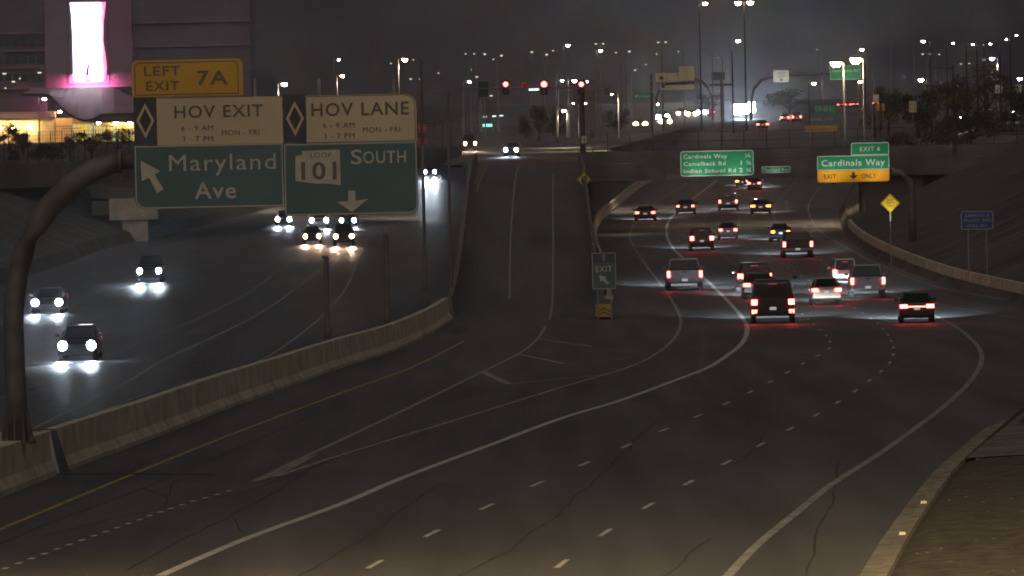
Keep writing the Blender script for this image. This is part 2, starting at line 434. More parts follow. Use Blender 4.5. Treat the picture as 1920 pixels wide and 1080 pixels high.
for px in CR:
    P = resample([hit(*p) for p in px], .9)
    w_ = 0.0; Q = []
    for p in P: w_ = w_*.8+rr.uniform(-.035, .035); Q.append(p+Vector((w_, 0, 0)))
    if len(Q) > 2: ribbon(mbc, Q, [rr.uniform(.02, .055) for _ in Q], .004, prof)
mbc.build('sealed_cracks', 'tar', road, kind='stuff')
mbc = MB()
for i in range(46):
    x0 = rr.uniform(0, 520); y0 = rr.uniform(560, 790)
    if y0 > 800-x0*.3: continue
    P = resample([hit(x0, y0), hit(x0+rr.uniform(30, 90), y0-rr.uniform(2, 14))], .8)
    Q = [p+Vector((rr.uniform(-.1, .1), 0, 0)) for p in P]
    if len(Q) > 2: ribbon(mbc, Q, [rr.uniform(.03, .09) for _ in Q], .004, prof)
mbc.build('sealed_cracks', 'tar', road_nb, kind='stuff')

# ------------------------------------------------------------ barriers, walls, kerb
def barrier(name, pts, h, wt, wb, m, label, zf=None, seg=6.0, cat='barrier', lift=0.0):
    root = empty(name, pts[0], label, cat)
    P = resample(pts, seg)
    for a, b in zip(P, P[1:]):
        t = (b-a); t.z = 0; L = t.length
        if L < .3: continue
        t.normalize(); n = Vector((-t.y, t.x, 0)); mbb = MB(); g = t*.025
        rings = []
        for p in (a+g, b-g):
            z = p.z+lift
            rings.append([Vector((p.x, p.y, z-.1))+n*(wb/2), Vector((p.x, p.y, z+.12))+n*(wb/2), Vector((p.x, p.y, z+.35))+n*(wt/2+.05), Vector((p.x, p.y, z+h))+n*(wt/2),
                          Vector((p.x, p.y, z+h))-n*(wt/2), Vector((p.x, p.y, z+.35))-n*(wt/2+.05), Vector((p.x, p.y, z+.12))-n*(wb/2), Vector((p.x, p.y, z-.1))-n*(wb/2)])
        rings = [[q-Vector(pts[0]) for q in r] for r in rings]
        mbb.loft(rings).build('barrier_segment', m, root)
    return root
def shift(pts, dx): return [p+Vector((dx, 0, 0)) for p in pts]
mb1 = [p for p in resample(med_pts, 1.0)]
split_y = hit(108, 889).y
near = [p for p in mb1 if p.y <= split_y]; farb = [p for p in mb1 if p.y > split_y]
barrier('median_barrier', shift(farb, -.38), 1.12, .30, .72, 'concrete', 'long tan concrete median barrier between the exit lane and the oncoming lanes', seg=8)
# heavy block under the gantry pole
blk = empty('gantry_pedestal', near[0], 'wide tan concrete block that carries the ribbed base of the sign pole', 'concrete pedestal')
q0 = hit(-60, 958); q1 = hit(106, 892)
t = (q1-q0); t.z = 0; t.normalize(); n = Vector((-t.y, t.x, 0))
rings = []
for p in (q0, q1):
    rings.append([p-Vector((0, 0, .1)), p+Vector((0, 0, .15)), p+n*.12+Vector((0, 0, .4)), p+n*.16+Vector((0, 0, 1.14)), p+n*1.5+Vector((0, 0, 1.14)), p+n*1.6-Vector((0, 0, .1))])
rings = [[v-near[0] for v in r] for r in rings]
MB().loft(rings).build('block', 'concrete', blk)
# dark solid strip standing in for the shadow on the barrier and lane
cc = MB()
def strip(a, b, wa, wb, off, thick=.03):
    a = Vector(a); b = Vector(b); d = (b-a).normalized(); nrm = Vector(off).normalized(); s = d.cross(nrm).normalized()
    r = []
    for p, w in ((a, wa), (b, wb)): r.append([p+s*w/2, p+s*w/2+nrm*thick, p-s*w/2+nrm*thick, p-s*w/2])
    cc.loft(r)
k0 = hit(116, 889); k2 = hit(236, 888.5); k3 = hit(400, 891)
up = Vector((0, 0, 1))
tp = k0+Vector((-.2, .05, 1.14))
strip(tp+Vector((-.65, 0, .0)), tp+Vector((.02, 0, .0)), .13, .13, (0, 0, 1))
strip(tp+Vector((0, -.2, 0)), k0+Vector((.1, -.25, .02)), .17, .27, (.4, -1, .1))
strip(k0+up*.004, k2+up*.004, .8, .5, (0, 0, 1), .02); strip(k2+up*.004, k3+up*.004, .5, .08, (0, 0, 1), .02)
cc.build('shadow_strip', 'black', None, label='black shadow strip running down the barrier face and tapering across the exit lane', category='cable cover')  # solid stand-in for a shadow, not a cable cover

# ramp west barrier
wpts = [Vector((xM(Y)-.25, Y, ramp(Y))) for Y in range(398, 652, 4)]
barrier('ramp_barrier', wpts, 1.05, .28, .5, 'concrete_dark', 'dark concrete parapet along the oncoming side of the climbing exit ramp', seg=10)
# ramp retaining walls
mb = MB()
for a, b in zip(RY, RY[1:]):
    for X, s in ((lambda Y: xM(Y)-.5, -1), (lambda Y: xW(Y)+.3, 1)):
        mb.quad((X(a), a, prof(a)-.2), (X(b), b, prof(b)-.2), (X(b), b, ramp(b)+.02), (X(a), a, ramp(a)+.02))
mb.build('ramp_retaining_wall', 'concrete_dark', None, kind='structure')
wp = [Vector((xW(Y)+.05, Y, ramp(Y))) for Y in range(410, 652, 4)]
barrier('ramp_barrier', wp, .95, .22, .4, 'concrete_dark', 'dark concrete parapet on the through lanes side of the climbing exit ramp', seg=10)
# main left barrier
sb_px = [(1142, 562), (1128, 500), (1118, 470), (1113, 445), (1117, 425), (1134, 404), (1166, 377), (1196, 353), (1222, 338)]
sbp = spline(sb_px)
barrier('low_barrier', sbp, .85, .2, .5, 'concrete', 'low pale curving concrete barrier with delineators beside the carpool lane', seg=7)
sbx = table(sbp, [])
mb = MB()
for a, b in zip(RY[3:], RY[4:]):
    if a > sbp[-1].y: break
    if a < sbp[0].y: continue
    mb.quad((xW(a)+.3, a, ramp(a)-.4), (sbx(a)-.2, a, prof(a)+.5), (sbx(b)-.2, b, prof(b)+.5), (xW(b)+.3, b, ramp(b)-.4))
mb.build('ramp_slope', 'ground', None, kind='structure')
for p in resample(sbp, 14)[3:]:
    d = empty('barrier_delineator', p+Vector((0, 0, .85)), 'small reflective delineator on top of the low curving barrier', 'delineator', 'delineators along the low barrier')
    MB().box((0, 0, .07), (.06, .03, .14)).build('post', 'steel', d); MB().box((0, -.02, .13), (.1, .01, .1)).build('reflector', 'sign_white2', d)
# right barrier wall
rb = [p for p in re_pts if 300 < p.y < 640]
barrier('side_barrier', shift(resample(rb, 2), .5), 1.05, .25, .6, 'concrete', 'long pale concrete barrier curving along the outer shoulder below the dark bank', seg=8)
# kerb near right
kb = [p for p in resample(re_pts, 1.0) if p.y < 215]
root = empty('roadside_kerb', kb[0], 'low concrete kerb and gutter edging the dirt verge', 'kerb'); root['kind'] = 'structure'; del root['category']
for a, b in zip(resample(kb, 3), resample(kb, 3)[1:]):
    t = (b-a); t.z = 0; t.normalize(); n = Vector((t.y, -t.x, 0)); r = []
    if n.x < 0: n = -n
    for p in (a+t*.01, b-t*.01):
        p = p-kb[0]; p.z += prof(p.y+kb[0].y)-(p.z+kb[0].z)
        r.append([p-n*.38+Vector((0, 0, .012)), p-n*.02+Vector((0, 0, .02)), p+Vector((0, 0, .15)), p+n*.2+Vector((0, 0, .16)), p+n*.2-Vector((0, 0, .2)), p-n*.38-Vector((0, 0, .2))])
    MB().loft(r).build('kerb_stone', 'kerb', root)
# concrete drain apron beyond the kerb
A = [hit(1793, 872), hit(1830, 868), hit(1920, 770), hit(1990, 700)]
ap = MB(); offA = lambda p, dx, dz: (p.x+dx, p.y, prof(p.y)+dz)
for a, b in zip([A[0], A[2]], [A[2], A[3]]): ap.quad(offA(a, .25, .17), offA(a, 1.9, .24), offA(b, 1.9, .24), offA(b, .25, .17))
ap.build('drain_apron', 'concrete_dark', None, kind='structure')
# small stones in the verge
mbs = MB(); rr = random.Random(11)
for i in range(260):
    Y = rr.uniform(125, 205); o = abs(rr.gauss(0, 1.0))*4+.5; s = rr.uniform(.015, .07)
    mbs.box((xR(Y)+o, Y, prof(Y)+min(o*.05+.12, 3)+s*.05), (s*1.5, s*1.3, s*.5), Matrix.Rotation(rr.uniform(0, 3), 3, 'Z'), .6)
mbs.build('verge_gravel', 'leaf2', None, kind='stuff')
for x, y in ((1732, 957), (1692, 1017)):
    p = hit(x, y); MB().box((0, 0, .06), (.16, .16, .1), None, .7).build('kerb_reflector', 'legend', None, label='small pale reflector stub on the kerb, '+('farther' if y < 1000 else 'nearer')+' of the two', category='reflector').location = p+Vector((0, 0, .1))

# ------------------------------------------------------------ lettering
_cap = {}
def text(s, cap, m, parent, x, z, y=-.012, width=None, name='lettering', bold=.0, track=1.12, align='CENTER'):
    """flat lettering on a panel that faces -y; x, z is its centre; cap is the capital height"""
    c = bpy.data.curves.new(name, 'FONT'); c.body = s; c.size = 1.0; c.space_character = track; c.align_x = 'LEFT'; c.offset = bold; c.resolution_u = 3
    c.fill_mode = 'FRONT'
    o = bpy.data.objects.new(name, c); me = bpy.data.meshes.new_from_object(o)
    bpy.data.objects.remove(o); bpy.data.curves.remove(c)
    xs = [v.co.x for v in me.vertices]; x0, x1 = min(xs), max(xs)
    k = cap/0.729; kx = k if width is None else width/(x1-x0)
    for v in me.vertices:
        v.co = Vector(((v.co.x-(x0+x1)/2)*kx, 0, (v.co.y-.3645)*k))
    me.name = name; me.materials.clear(); me.materials.append(M[m])
    t = bpy.data.objects.new(name, me); COL.objects.link(t); t.parent = parent; t.location = (x, y, z); return t
def rrect(w, h, r=(.0, .0, .0, .0), n=6):
    """corner radii: bl, br, tr, tl"""
    P = []
    for (cx, cy, a0, rr_) in ((-w/2, -h/2, 180, r[0]), (w/2, -h/2, 270, r[1]), (w/2, h/2, 0, r[2]), (-w/2, h/2, 90, r[3])):
        if rr_ <= 0: P.append((cx, cy)); continue
        ox = cx+(rr_ if cx < 0 else -rr_); oy = cy+(rr_ if cy < 0 else -rr_)
        for k in range(n+1):
            a = R(a0+90*k/n); P.append((ox+rr_*math.cos(a), oy+rr_*math.sin(a)))
    return P
def panel(name, m, parent, x, z, w, h, r=(0, 0, 0, 0), y0=0.0, y1=.03):
    P = [(px+x, pz+z) for px, pz in rrect(w, h, r)]
    return MB().prism(P, y0, y1).build(name, m, parent)
def border(m, parent, x, z, w, h, t, r=(0, 0, 0, 0), y=-.006, name='border', open_sides=''):
    a = rrect(w, h, r); b = rrect(w-2*t, h-2*t, tuple(max(.002, q-t) if q > 0 else 0 for q in r))
    mb = MB(); n = len(a)
    for i in range(n):
        j = (i+1) % n
        mb.quad((a[i][0]+x, y, a[i][1]+z), (a[j][0]+x, y, a[j][1]+z), (b[j][0]+x, y, b[j][1]+z), (b[i][0]+x, y, b[i][1]+z))
    return mb.build(name, m, parent)
def flat(m, parent, P, y=-.012, name='arrow'):
    mb = MB(); mb.v = [(x, y, z) for x, z in P]; mb.f = [tuple(range(len(P)))]; return mb.build(name, m, parent)

# ------------------------------------------------------------ the big sign and its curved pole
SY = 184.0; SS = FPX/SY
cx0, cy0 = 515, 255
sign = empty('overhead_sign', at(cx0, cy0, SY), 'dim overhead carpool sign with yellow left exit tab above dark green panels', 'road sign')
def L(x, y):   # photo offset on the sign -> local x, z
    dx, dy = x-cx0, y-cy0
    k = math.tan(R(1.35))
    return ((dx-dy*k)/SS, -(dy+dx*k)/SS)
def lrect(x0, y0, x1, y1):
    a = L((x0+x1)/2, (y0+y1)/2); return a[0], a[1], (x1-x0)/SS, (y1-y0)/SS
def sp(name, m, x0, y0, x1, y1, r=(0, 0, 0, 0), d=0.0, th=.03):
    x, z, w, h = lrect(x0, y0, x1, y1); return panel(name, m, sign, x, z, w, h, r, d, d+th)
p = sp('exit_tab', 'sign_yellow', 247, 112, 455, 181, (0, 0, .16, .16)); x, z, w, h = lrect(252, 116, 447, 178)
border('ink', sign, x, z, w, h, .025, (.02, .02, .14, .14))
for s_, xx, yy, c_, w_ in (('LEFT', 304, 133, .24, 68), ('EXIT', 305, 161, .24, 62), ('7A', 398, 145, .36, 58)):
    lx, lz = L(xx, yy); text(s_, c_, 'ink', sign, lx, lz, width=w_/SS, bold=.012)
for (bx0, bx1, wx1, ty, by, rad) in ((251, 294, 530, 183, 271, 0), (533, 573, 781, 177, 267, .3)):
    sp('diamond_panel', 'black', bx0, ty, bx1, by, d=.004)
    sp('notice_panel', 'sign_white', bx1+.3, ty, wx1, by, (0, 0, rad, 0), d=0.0)
    cxp = (bx0+bx1)/2; cyp = (ty+by)/2
    c = L(cxp, cyp)
    for (rw, rh, mm, yy) in ((17, 33, 'sign_white', -.006), (11.5, 23, 'black', -.012)):
        flat(mm, sign, [(c[0]-rw/SS, c[1]), (c[0], c[1]-rh/SS), (c[0]+rw/SS, c[1]), (c[0], c[1]+rh/SS)], yy, 'diamond')
x, z, w, h = lrect(573.5, 178, 778, 266); border('ink', sign, x, z, w+.02, h, .02, (0, 0, .28, 0), name='border')
sp('guide_panel', 'sign_green', 252, 271.5, 531, 390, (.26, 0, 0, 0)); sp('guide_panel', 'sign_green', 533, 267.5, 783, 402, (0, .2, 0, 0))
x, z, w, h = lrect(254, 272, 531, 389); border('legend', sign, x, z, w, h, .026, (.24, 0, 0, 0))
x, z, w, h = lrect(534, 268, 782, 401); border('legend', sign, x, z, w, h, .026, (0, .2, 0, 0))
for s_, xx, yy, c_, w_, b_, mm in (('HOV EXIT', 410, 208, .31, 166, .012, 'ink'), ('6 - 9 AM', 370, 240, .135, 60, 0, 'ink'), ('3 - 7 PM', 371, 260, .135, 58, 0, 'ink'), ('MON - FRI', 451, 248, .135, 70, 0, 'ink'),
        ('HOV LANE', 675, 203, .33, 183, .012, 'ink'), ('6 - 9 AM', 635, 234, .135, 60, 0, 'ink'), ('3 - 7 PM', 636, 254, .135, 58, 0, 'ink'), ('MON - FRI', 715, 242, .135, 70, 0, 'ink'),
        ('Maryland', 417, 303, .42, 200, .0, 'legend'), ('Ave', 404, 356, .42, 78, .012, 'legend'), ('S', 668, 293, .37, 21, .012, 'legend'), ('OUTH', 721, 293, .31, 80, .012, 'legend')):
    lx, lz = L(xx, yy); text(s_, c_, mm, sign, lx, lz, width=w_/SS, bold=b_)
ar = [(264, 302), (301, 321), (290, 328), (307, 355), (295, 363), (280, 334), (266, 340)]
flat('legend', sign, [L(*q) for q in ar][::-1])
flat('legend', sign, [L(*q) for q in [(653, 357), (666, 357), (667, 376), (691, 372), (660, 397), (632, 378), (653, 377)]][::-1])
shp = [(554, 292), (566, 291), (566, 283), (637, 280), (639, 347), (612, 344), (590, 344), (554, 339)]
flat('legend', sign, [L(*q) for q in shp][::-1], -.010, 'route_shield')
lx, lz = L(602, 290); text('LOOP', .13, 'ink', sign, lx, lz, y=-.016, width=40/SS)
lx, lz = L(598, 319); text('101', .44, 'ink', sign, lx, lz, y=-.016, width=66/SS, bold=.02)
for xx in (300, 480, 600, 740):
    lx, lz = L(xx, 250); MB().box((lx, .07, lz+.05), (.08, .07, 2.6)).build('bracket', 'steel', sign)
# monotube pole
gp = at(36, 828, 184.9)
pole = empty('sign_gantry', gp, 'thick curved brown steel pole rising from a ribbed base to carry the overhead carpool sign', 'sign pole')
px_path = [(33, 828, 23), (31, 760, 20), (28, 690, 19), (25, 600, 19), (27, 560, 19.5), (34, 510, 20), (46, 465, 20.5), (66, 425, 21), (95, 385, 21.5), (130, 348, 21.5), (170, 321, 21), (205, 307, 20.5), (224, 302, 20)]
P = [at(x, y, 184.9)-gp for x, y, r in px_path]
MB().tube(P, [r/SS for x, y, r in px_path], 20).build('pole', 'steel_brown', pole, True)
P2 = [at(x, y, 184.9)-gp for x, y in [(224, 302), (400, 295), (600, 288), (760, 284)]]
MB().tube(P2, [.2, .18, .16, .15], 16).build('arm', 'steel_brown', pole, True)
e = P[-1]; MB().tube([e-Vector((.02, 0, 0)), e+Vector((.05, 0, 0))], .31, 20).build('flange', 'steel_brown', pole)
MB().tube([P[0]-Vector((0, 0, .05)), P[0]+Vector((0, 0, .02))], .46, 20).build('base_plate', 'steel_brown', pole)
for k in range(10):
    a = 2*math.pi*k/10+.2; c_, s_ = math.cos(a), math.sin(a); b0 = P[0]
    mb = MB(); tn = Vector((-s_, c_, 0))*.015
    q = [b0+Vector((c_*.27, s_*.27, .02)), b0+Vector((c_*.42, s_*.42, .02)), b0+Vector((c_*.40, s_*.40, .12)), b0+Vector((c_*.27, s_*.27, .85))]
    mb.loft([[v+tn for v in q], [v-tn for v in q]]).build('gusset', 'steel_brown', pole)
    MB().tube([b0+Vector((c_*.38, s_*.38, .0)), b0+Vector((c_*.38, s_*.38, .1))], .03, 6).build('anchor_bolt', 'steel', pole)

# ------------------------------------------------------------ overpass, east part
ov = empty('overpass', Vector((30, 640, 0)), 'brown concrete overpass spanning the southbound lanes below the guide signs', 'bridge')
o0 = Vector((30, 640, 0))
for k in range(8):
    xa = 6.3+k*7.0; MB().box((xa+3.5-30, .35, 5.35), (6.97, .7, 1.5)).build('girder', 'bridge', ov)
MB().box((34.5-30, 8.6, 5.4), (56, 15, 1.35)).build('deck', 'bridge', ov)
for k in range(14):
    xa = 6.3+k*4; MB().box((xa+2-30, .16, 6.62), (3.96, .32, .92)).build('parapet_segment', 'bridge', ov)
MB().box((34.5-30, 15.9, 6.62), (56, .3, .9)).build('parapet', 'bridge', ov)
for k in range(29):
    MB().tube([(6.5+k*1.95-30, .2, 7.05), (6.5+k*1.95-30, .2, 8.7)], .035, 5).build('fence_post', 'dark_metal', ov)
mb = MB()
for zz in (7.15, 7.9, 8.68): mb.tube([(6.5-30, .2, zz), (61-30, .2, zz)], .022, 5)
mb.build('fence_rail', 'dark_metal', ov)
MB().box((33-30, 7, 2.6), (5.0, 12, 5.2)).build('abutment', 'bridge', ov)
MB().box((45-30, 3, 2.6), (19, .8, 5.2)).build('abutment', 'bridge', ov)
# overpass, west part
A_ = Vector((-5, 748, 0)); B_ = Vector((-62, 583, 0)); dv = (B_-A_).normalized(); nv = Vector((dv.y, -dv.x, 0))
if nv.y < 0: nv = -nv
ow = empty('overpass', A_, 'dark overpass beyond the oncoming lanes with tall mesh fence and shrubs', 'bridge')
def W(s, o, z): q = dv*s+nv*o; return Vector((q.x, q.y, z))
Lw = (B_-A_).length
def wbox(s0, s1, o0_, o1_, z0, z1): return MB().loft([[W(s, o0_, z0), W(s, o1_, z0), W(s, o1_, z1), W(s, o0_, z1)] for s in (s0, s1)])
wbox(0, Lw, 0, 16, 5.15, 6.19).build('deck', 'bridge', ow)
for k in range(int(Lw/8)): wbox(k*8+.02, k*8+7.98, -.3, .1, 5.1, 7.2).build('parapet_segment', 'bridge', ow)
for k in range(int(Lw/2.6)):
    MB().tube([W(k*2.6, -.1, 7.2), W(k*2.6, -.1, 9.9)], .04, 5).build('fence_post', 'dark_metal', ow)
mb = MB()
for zz in [7.3+.32*i for i in range(9)]: mb.tube([W(0, -.1, zz), W(Lw, -.1, zz)], .012, 4)
for k in range(int(Lw/.55)): mb.tube([W(k*.55, -.1, 7.2), W(k*.55, -.1, 9.9)], .010, 4)
mb.build('fence_mesh', 'dark_metal', ow, kind='stuff')
for sgn in (0,):
    c = at(250, 400, 655)
    z = lambda y: at(250, y, 655).z
    pr = empty('bridge_pier', Vector((c.x, 655, 0)), 'pale stepped concrete pier cap and column under the dark overpass', 'bridge pier')
    MB().box((0, 1, (z(412)+z(372))/2), (4.2, 2.2, z(372)-z(412))).build('pier_cap', 'concrete', pr)
    MB().box((.1, 1, z(412)/2), (2.2, 1.6, z(412))).build('column', 'concrete', pr)
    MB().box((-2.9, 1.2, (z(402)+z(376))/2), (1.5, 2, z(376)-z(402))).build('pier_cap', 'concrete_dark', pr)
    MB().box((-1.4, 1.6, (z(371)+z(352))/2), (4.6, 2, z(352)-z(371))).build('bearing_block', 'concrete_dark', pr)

# ------------------------------------------------------------ guide signs over the southbound lanes
def flag_sign(name, x, y, d, w_px, h_px, m, label, r=.1, bm='legend', bt=.05, yaw=-1.2, cat='road sign', th=.05):
    s = FPX/d; o = empty(name, at(x, y, d), label, cat, rz=R(-yaw))
    w, h = w_px/s, h_px/s
    panel('panel', m, o, 0, 0, w, h, (r,)*4, 0, th)
    if bm: border(bm, o, 0, 0, w-.04, h-.04, bt, (r,)*4)
    return o, w, h, s
def sign_fill(o, x, z, e, col=(1, .96, .88), reach=1.9):
    """added light below a sign, standing in for its retroreflected glow"""
    f = MB().box((x, -reach, z), (.26, .12, .07)).build('floodlight', 'dark_metal', o)  # made-up housing for the added sign light
    MB().tube([(x, 0, z), (x, -reach, z-.02)], .018, 5).build('fill_bracket', 'dark_metal', o)
    light('sign_fill_beam', 'SPOT', (x, -reach, z+.07), e, col, o, (R(90+42), 0, 0), .08, spot_size=R(125), spot_blend=.9)  # unseen fixture added to brighten the sign face
o, w, h, s = flag_sign('guide_sign', 1344.5, 306, 637.5, 138, 48, 'sign_green2', 'bright green three-line distance sign listing cross streets, mounted on the overpass', .25, 'sign_white2', .06)
for i, (t1, t2) in enumerate((('Cardinals Way', '1/4'), ('Camelback Rd', '1 1/4'), ('Indian School Rd', '2 1/4'))):
    zz = (.62-.62*i)
    wd = (82, 79, 98)[i]/s; text(t1, .36, 'sign_white2', o, -w/2+.28+wd/2, zz, width=wd, bold=.01)
    t2 = ('¼', '1 ¼', '2 ¼')[i]
    w2 = (11, 19, 22)[i]/s; text(t2, .38, 'sign_white2', o, w/2-.25-w2/2, zz, width=w2, bold=.01)
sign_fill(o, -1.6, -h/2-.25, 190); sign_fill(o, 1.6, -h/2-.25, 190)
o, w, h, s = flag_sign('street_name_sign', 1455, 318, 637.6, 54, 13, 'sign_green2', 'small green cross-street name plate on the overpass parapet', .08, 'sign_white2', .05)
text('Maryland Ave', .34, 'sign_white2', o, 0, 0, width=w*.86); sign_fill(o, 0, -h/2-.15, 22, reach=1.0)
D6 = 518
c6 = at(1600, 318, D6)
o = empty('exit_sign', c6, 'bright green and orange exit only sign with a raised tab, hung over the outer lanes', 'road sign', rz=R(1.2)); s = FPX/D6
W6 = 135/s
panel('exit_tab', 'sign_green2', o, 32/s, 38.5/s, 71/s, 23/s, (0, 0, .1, .1), 0, .05); border('sign_white2', o, 32/s, 38.5/s, 71/s, 23/s, .045, (0, 0, .1, .1))
text('EXIT 6', .30, 'sign_white2', o, 32/s, 38.5/s, width=38/s, bold=.01)
panel('guide_panel', 'sign_green2', o, 0, 13/s, W6, 27/s, (0, 0, .1, .1), 0, .05); border('sign_white2', o, 0, 13/s, W6, 27/s, .045, (0, 0, .1, .1))
text('Cardinals Way', .46, 'sign_white2', o, 0, 13.5/s, width=119/s, bold=.012)
panel('exit_only_panel', 'sign_orange', o, 0, -12/s, W6, 22/s, (.18, .18, 0, 0), 0, .05)
text('EXIT', .32, 'jet', o, -44/s, -12/s, width=23/s, bold=.012); text('ONLY', .32, 'jet', o, 29/s, -12/s, width=27/s, bold=.012)
flat('jet', o, [(-2.2/s-.0, -5/s), (-2.2/s, -11/s), (-9/s, -10/s), (0, -18/s), (9/s, -10/s), (2.2/s, -11/s), (2.2/s, -5/s)][::-1])
for i, (lx, e) in enumerate(((-1.5, 150), (1.5, 150))): sign_fill(o, lx, -24.5/s, e)
# its gantry
gb = hit(1712, 498)
g = empty('sign_gantry', Vector((at(1712, 480, D6+.6).x, D6+.6, 0)), 'plain steel cantilever pole standing behind the outer barrier beside the exit only sign', 'sign pole')
gx = g.location.x
MB().tube([(0, 0, .2), (0, 0, 4.6), (-.15, 0, 5.6), (-.7, 0, 6.3), (-1.8, 0, 6.55), (c6.x-gx-1.8, 0, 6.6)], [.3, .26, .24, .22, .2, .15], 12).build('pole', 'steel_brown', g, True)

# post mounted signs
def post_sign(kind, x, y, d, base_z, w_px, h_px, m, label, diamond=False, posts=1, bm=None, name=None, pm='steel', r=.05):
    s = FPX/d; c = at(x, y, d); o = empty(name or 'road_sign', Vector((c.x, c.y, base_z)), label, 'road sign')
    hz = c.z-base_z; w, h = w_px/s, h_px/s
    pan = bpy.data.objects.new('panel', None)
    if diamond:
        k = w/2
        MB().prism([(-k, hz), (0, hz-k), (k, hz), (0, hz+k)], 0, .02).build('panel', m, o)
        b = k*.93; q = k*.86; mb = MB(); pa = [(-b, 0), (0, -b), (b, 0), (0, b)]; pb = [(-q, 0), (0, -q), (q, 0), (0, q)]
        for i in range(4):
            j = (i+1) % 4; mb.quad((pa[i][0], -.005, pa[i][1]+hz), (pa[j][0], -.005, pa[j][1]+hz), (pb[j][0], -.005, pb[j][1]+hz), (pb[i][0], -.005, pb[i][1]+hz))
        mb.build('border', 'ink', o)
    else:
        panel('panel', m, o, 0, hz, w, h, (r,)*4, 0, .02)
        if bm: border(bm, o, 0, hz, w-.03, h-.03, .03, (r,)*4, -.005)
    for i in range(posts):
        xx = 0 if posts == 1 else (-w*.28+i*w*.56)
        MB().box((xx, .06, (hz+h*.4)/2), (.08, .06, hz+h*.4)).build('post', pm, o)
    return o, w, h, hz, s
g0 = hit(1133, 600)
o, w, h, hz, s = post_sign('', 1132.5, 508, g0.y+.6, g0.z, 45, 69, 'sign_green', 'tall dim green gore sign with a carpool diamond, standing where the ramp splits', posts=2, bm='legend', name='exit_gore_sign')
panel('diamond_panel', 'black', o, 0, hz+h*.36, w*.93, h*.25, (0,)*4, -.004, .0)
for k_, mm, yy in ((1, 'legend', -.006), (.62, 'black', -.01)):
    flat(mm, o, [(-.09*k_, hz+h*.36), (0, hz+h*.36-.2*k_), (.09*k_, hz+h*.36), (0, hz+h*.36+.2*k_)], yy, 'diamond')
text('EXIT', .32, 'legend', o, 0, hz+h*.06, width=w*.68, bold=.01, y=-.01)
a0 = [(-9, 9), (5, 5), (1, 2), (9, -6), (5.5, -9.5), (-3, -1), (-7, -4)]
flat('legend', o, [(q[0]/s, hz-h*.24+q[1]/s) for q in a0][::-1], -.01)
# crash cushion
at0 = empty('crash_cushion', g0+Vector((0, 1.3, 0)), 'low crash cushion with black and yellow chevron nose under the gore sign', 'crash cushion')
panel('nose_panel', 'sign_yellow', at0, 0, .45, .84, .66, (.05,)*4, -.03, 0)
for k in range(3):
    zc = .2+.2*k; flat('ink', at0, [(q[0], q[1]) for q in [(-.40, zc-.08), (0, zc+.13), (.40, zc-.08), (.40, zc+.0), (0, zc+.22), (-.40, zc+.0)]] if k < 2 else [(-.40, zc-.06), (-.2, zc+.06), (-.4, zc+.06)], -.036, 'chevron')
for k in range(6): MB().box((0, .55+k*.95, .4), (.72, .88, .68), None, .96).build('cushion_bay', 'concrete_dark', at0)
MB().box((0, .55+6*.95, .45), (.8, .3, .85)).build('backstop', 'concrete_dark', at0)
# diamonds
xr = xW(560)+.05; zr_ = ramp(560)
o, w, h, hz, s = post_sign('', 1095, 337, 575, ramp(575)+.9, 27, 27, 'sign_lemon', 'small yellow diamond with opposing black arrows on the ramp parapet', diamond=True, posts=1, name='warning_sign')
for sx, up_ in ((-.15, -1), (.15, 1)):
    q = [(sx-.035, -.26*up_), (sx+.035, -.26*up_), (sx+.035, .05*up_), (sx+.12, .05*up_), (sx, .30*up_), (sx-.12, .05*up_), (sx-.035, .05*up_)]
    q = [(a, hz+b) for a, b in q]; flat('jet', o, q if up_ < 0 else q[::-1], -.008)
sign_fill(o, 0, hz-1.0, 40, reach=1.0)
WS1 = o.location+Vector((0, 0, hz))
bb = hit(1668, 470)
o, w, h, hz, s = post_sign('', 1669, 381, 480, .6, 36, 36, 'sign_lemon', 'larger yellow diamond with faint lettering standing behind the outer barrier', diamond=True, posts=1, name='warning_sign')
for t_, zz, ww in (('RAMP', .2, .34), ('TRAFFIC', .02, .62), ('YIELD', -.17, .4)): text(t_, .13, 'jet', o, 0, hz+zz, width=ww, y=-.008)
sign_fill(o, 0, hz-1.2, 90, reach=1.1)
WS2 = o.location+Vector((0, 0, hz))
o, w, h, hz, s = post_sign('', 1832, 413, 430, 1.0, 61, 35, 'sign_blue', 'dim blue carpool and transit information sign on the dark bank', posts=2, bm='legend', name='information_sign', r=.1)
for t_, zz, ww in (('CARPOOL &', .28, 1.4), ('TRANSIT INFO', .0, 1.65), ('DIAL 511', -.30, 1.1)): text(t_, .16, 'sign_blue' if 0 else 'legend', o, 0, hz+zz, width=ww, y=-.01)
for x, y in ((0, 0),):
    pass

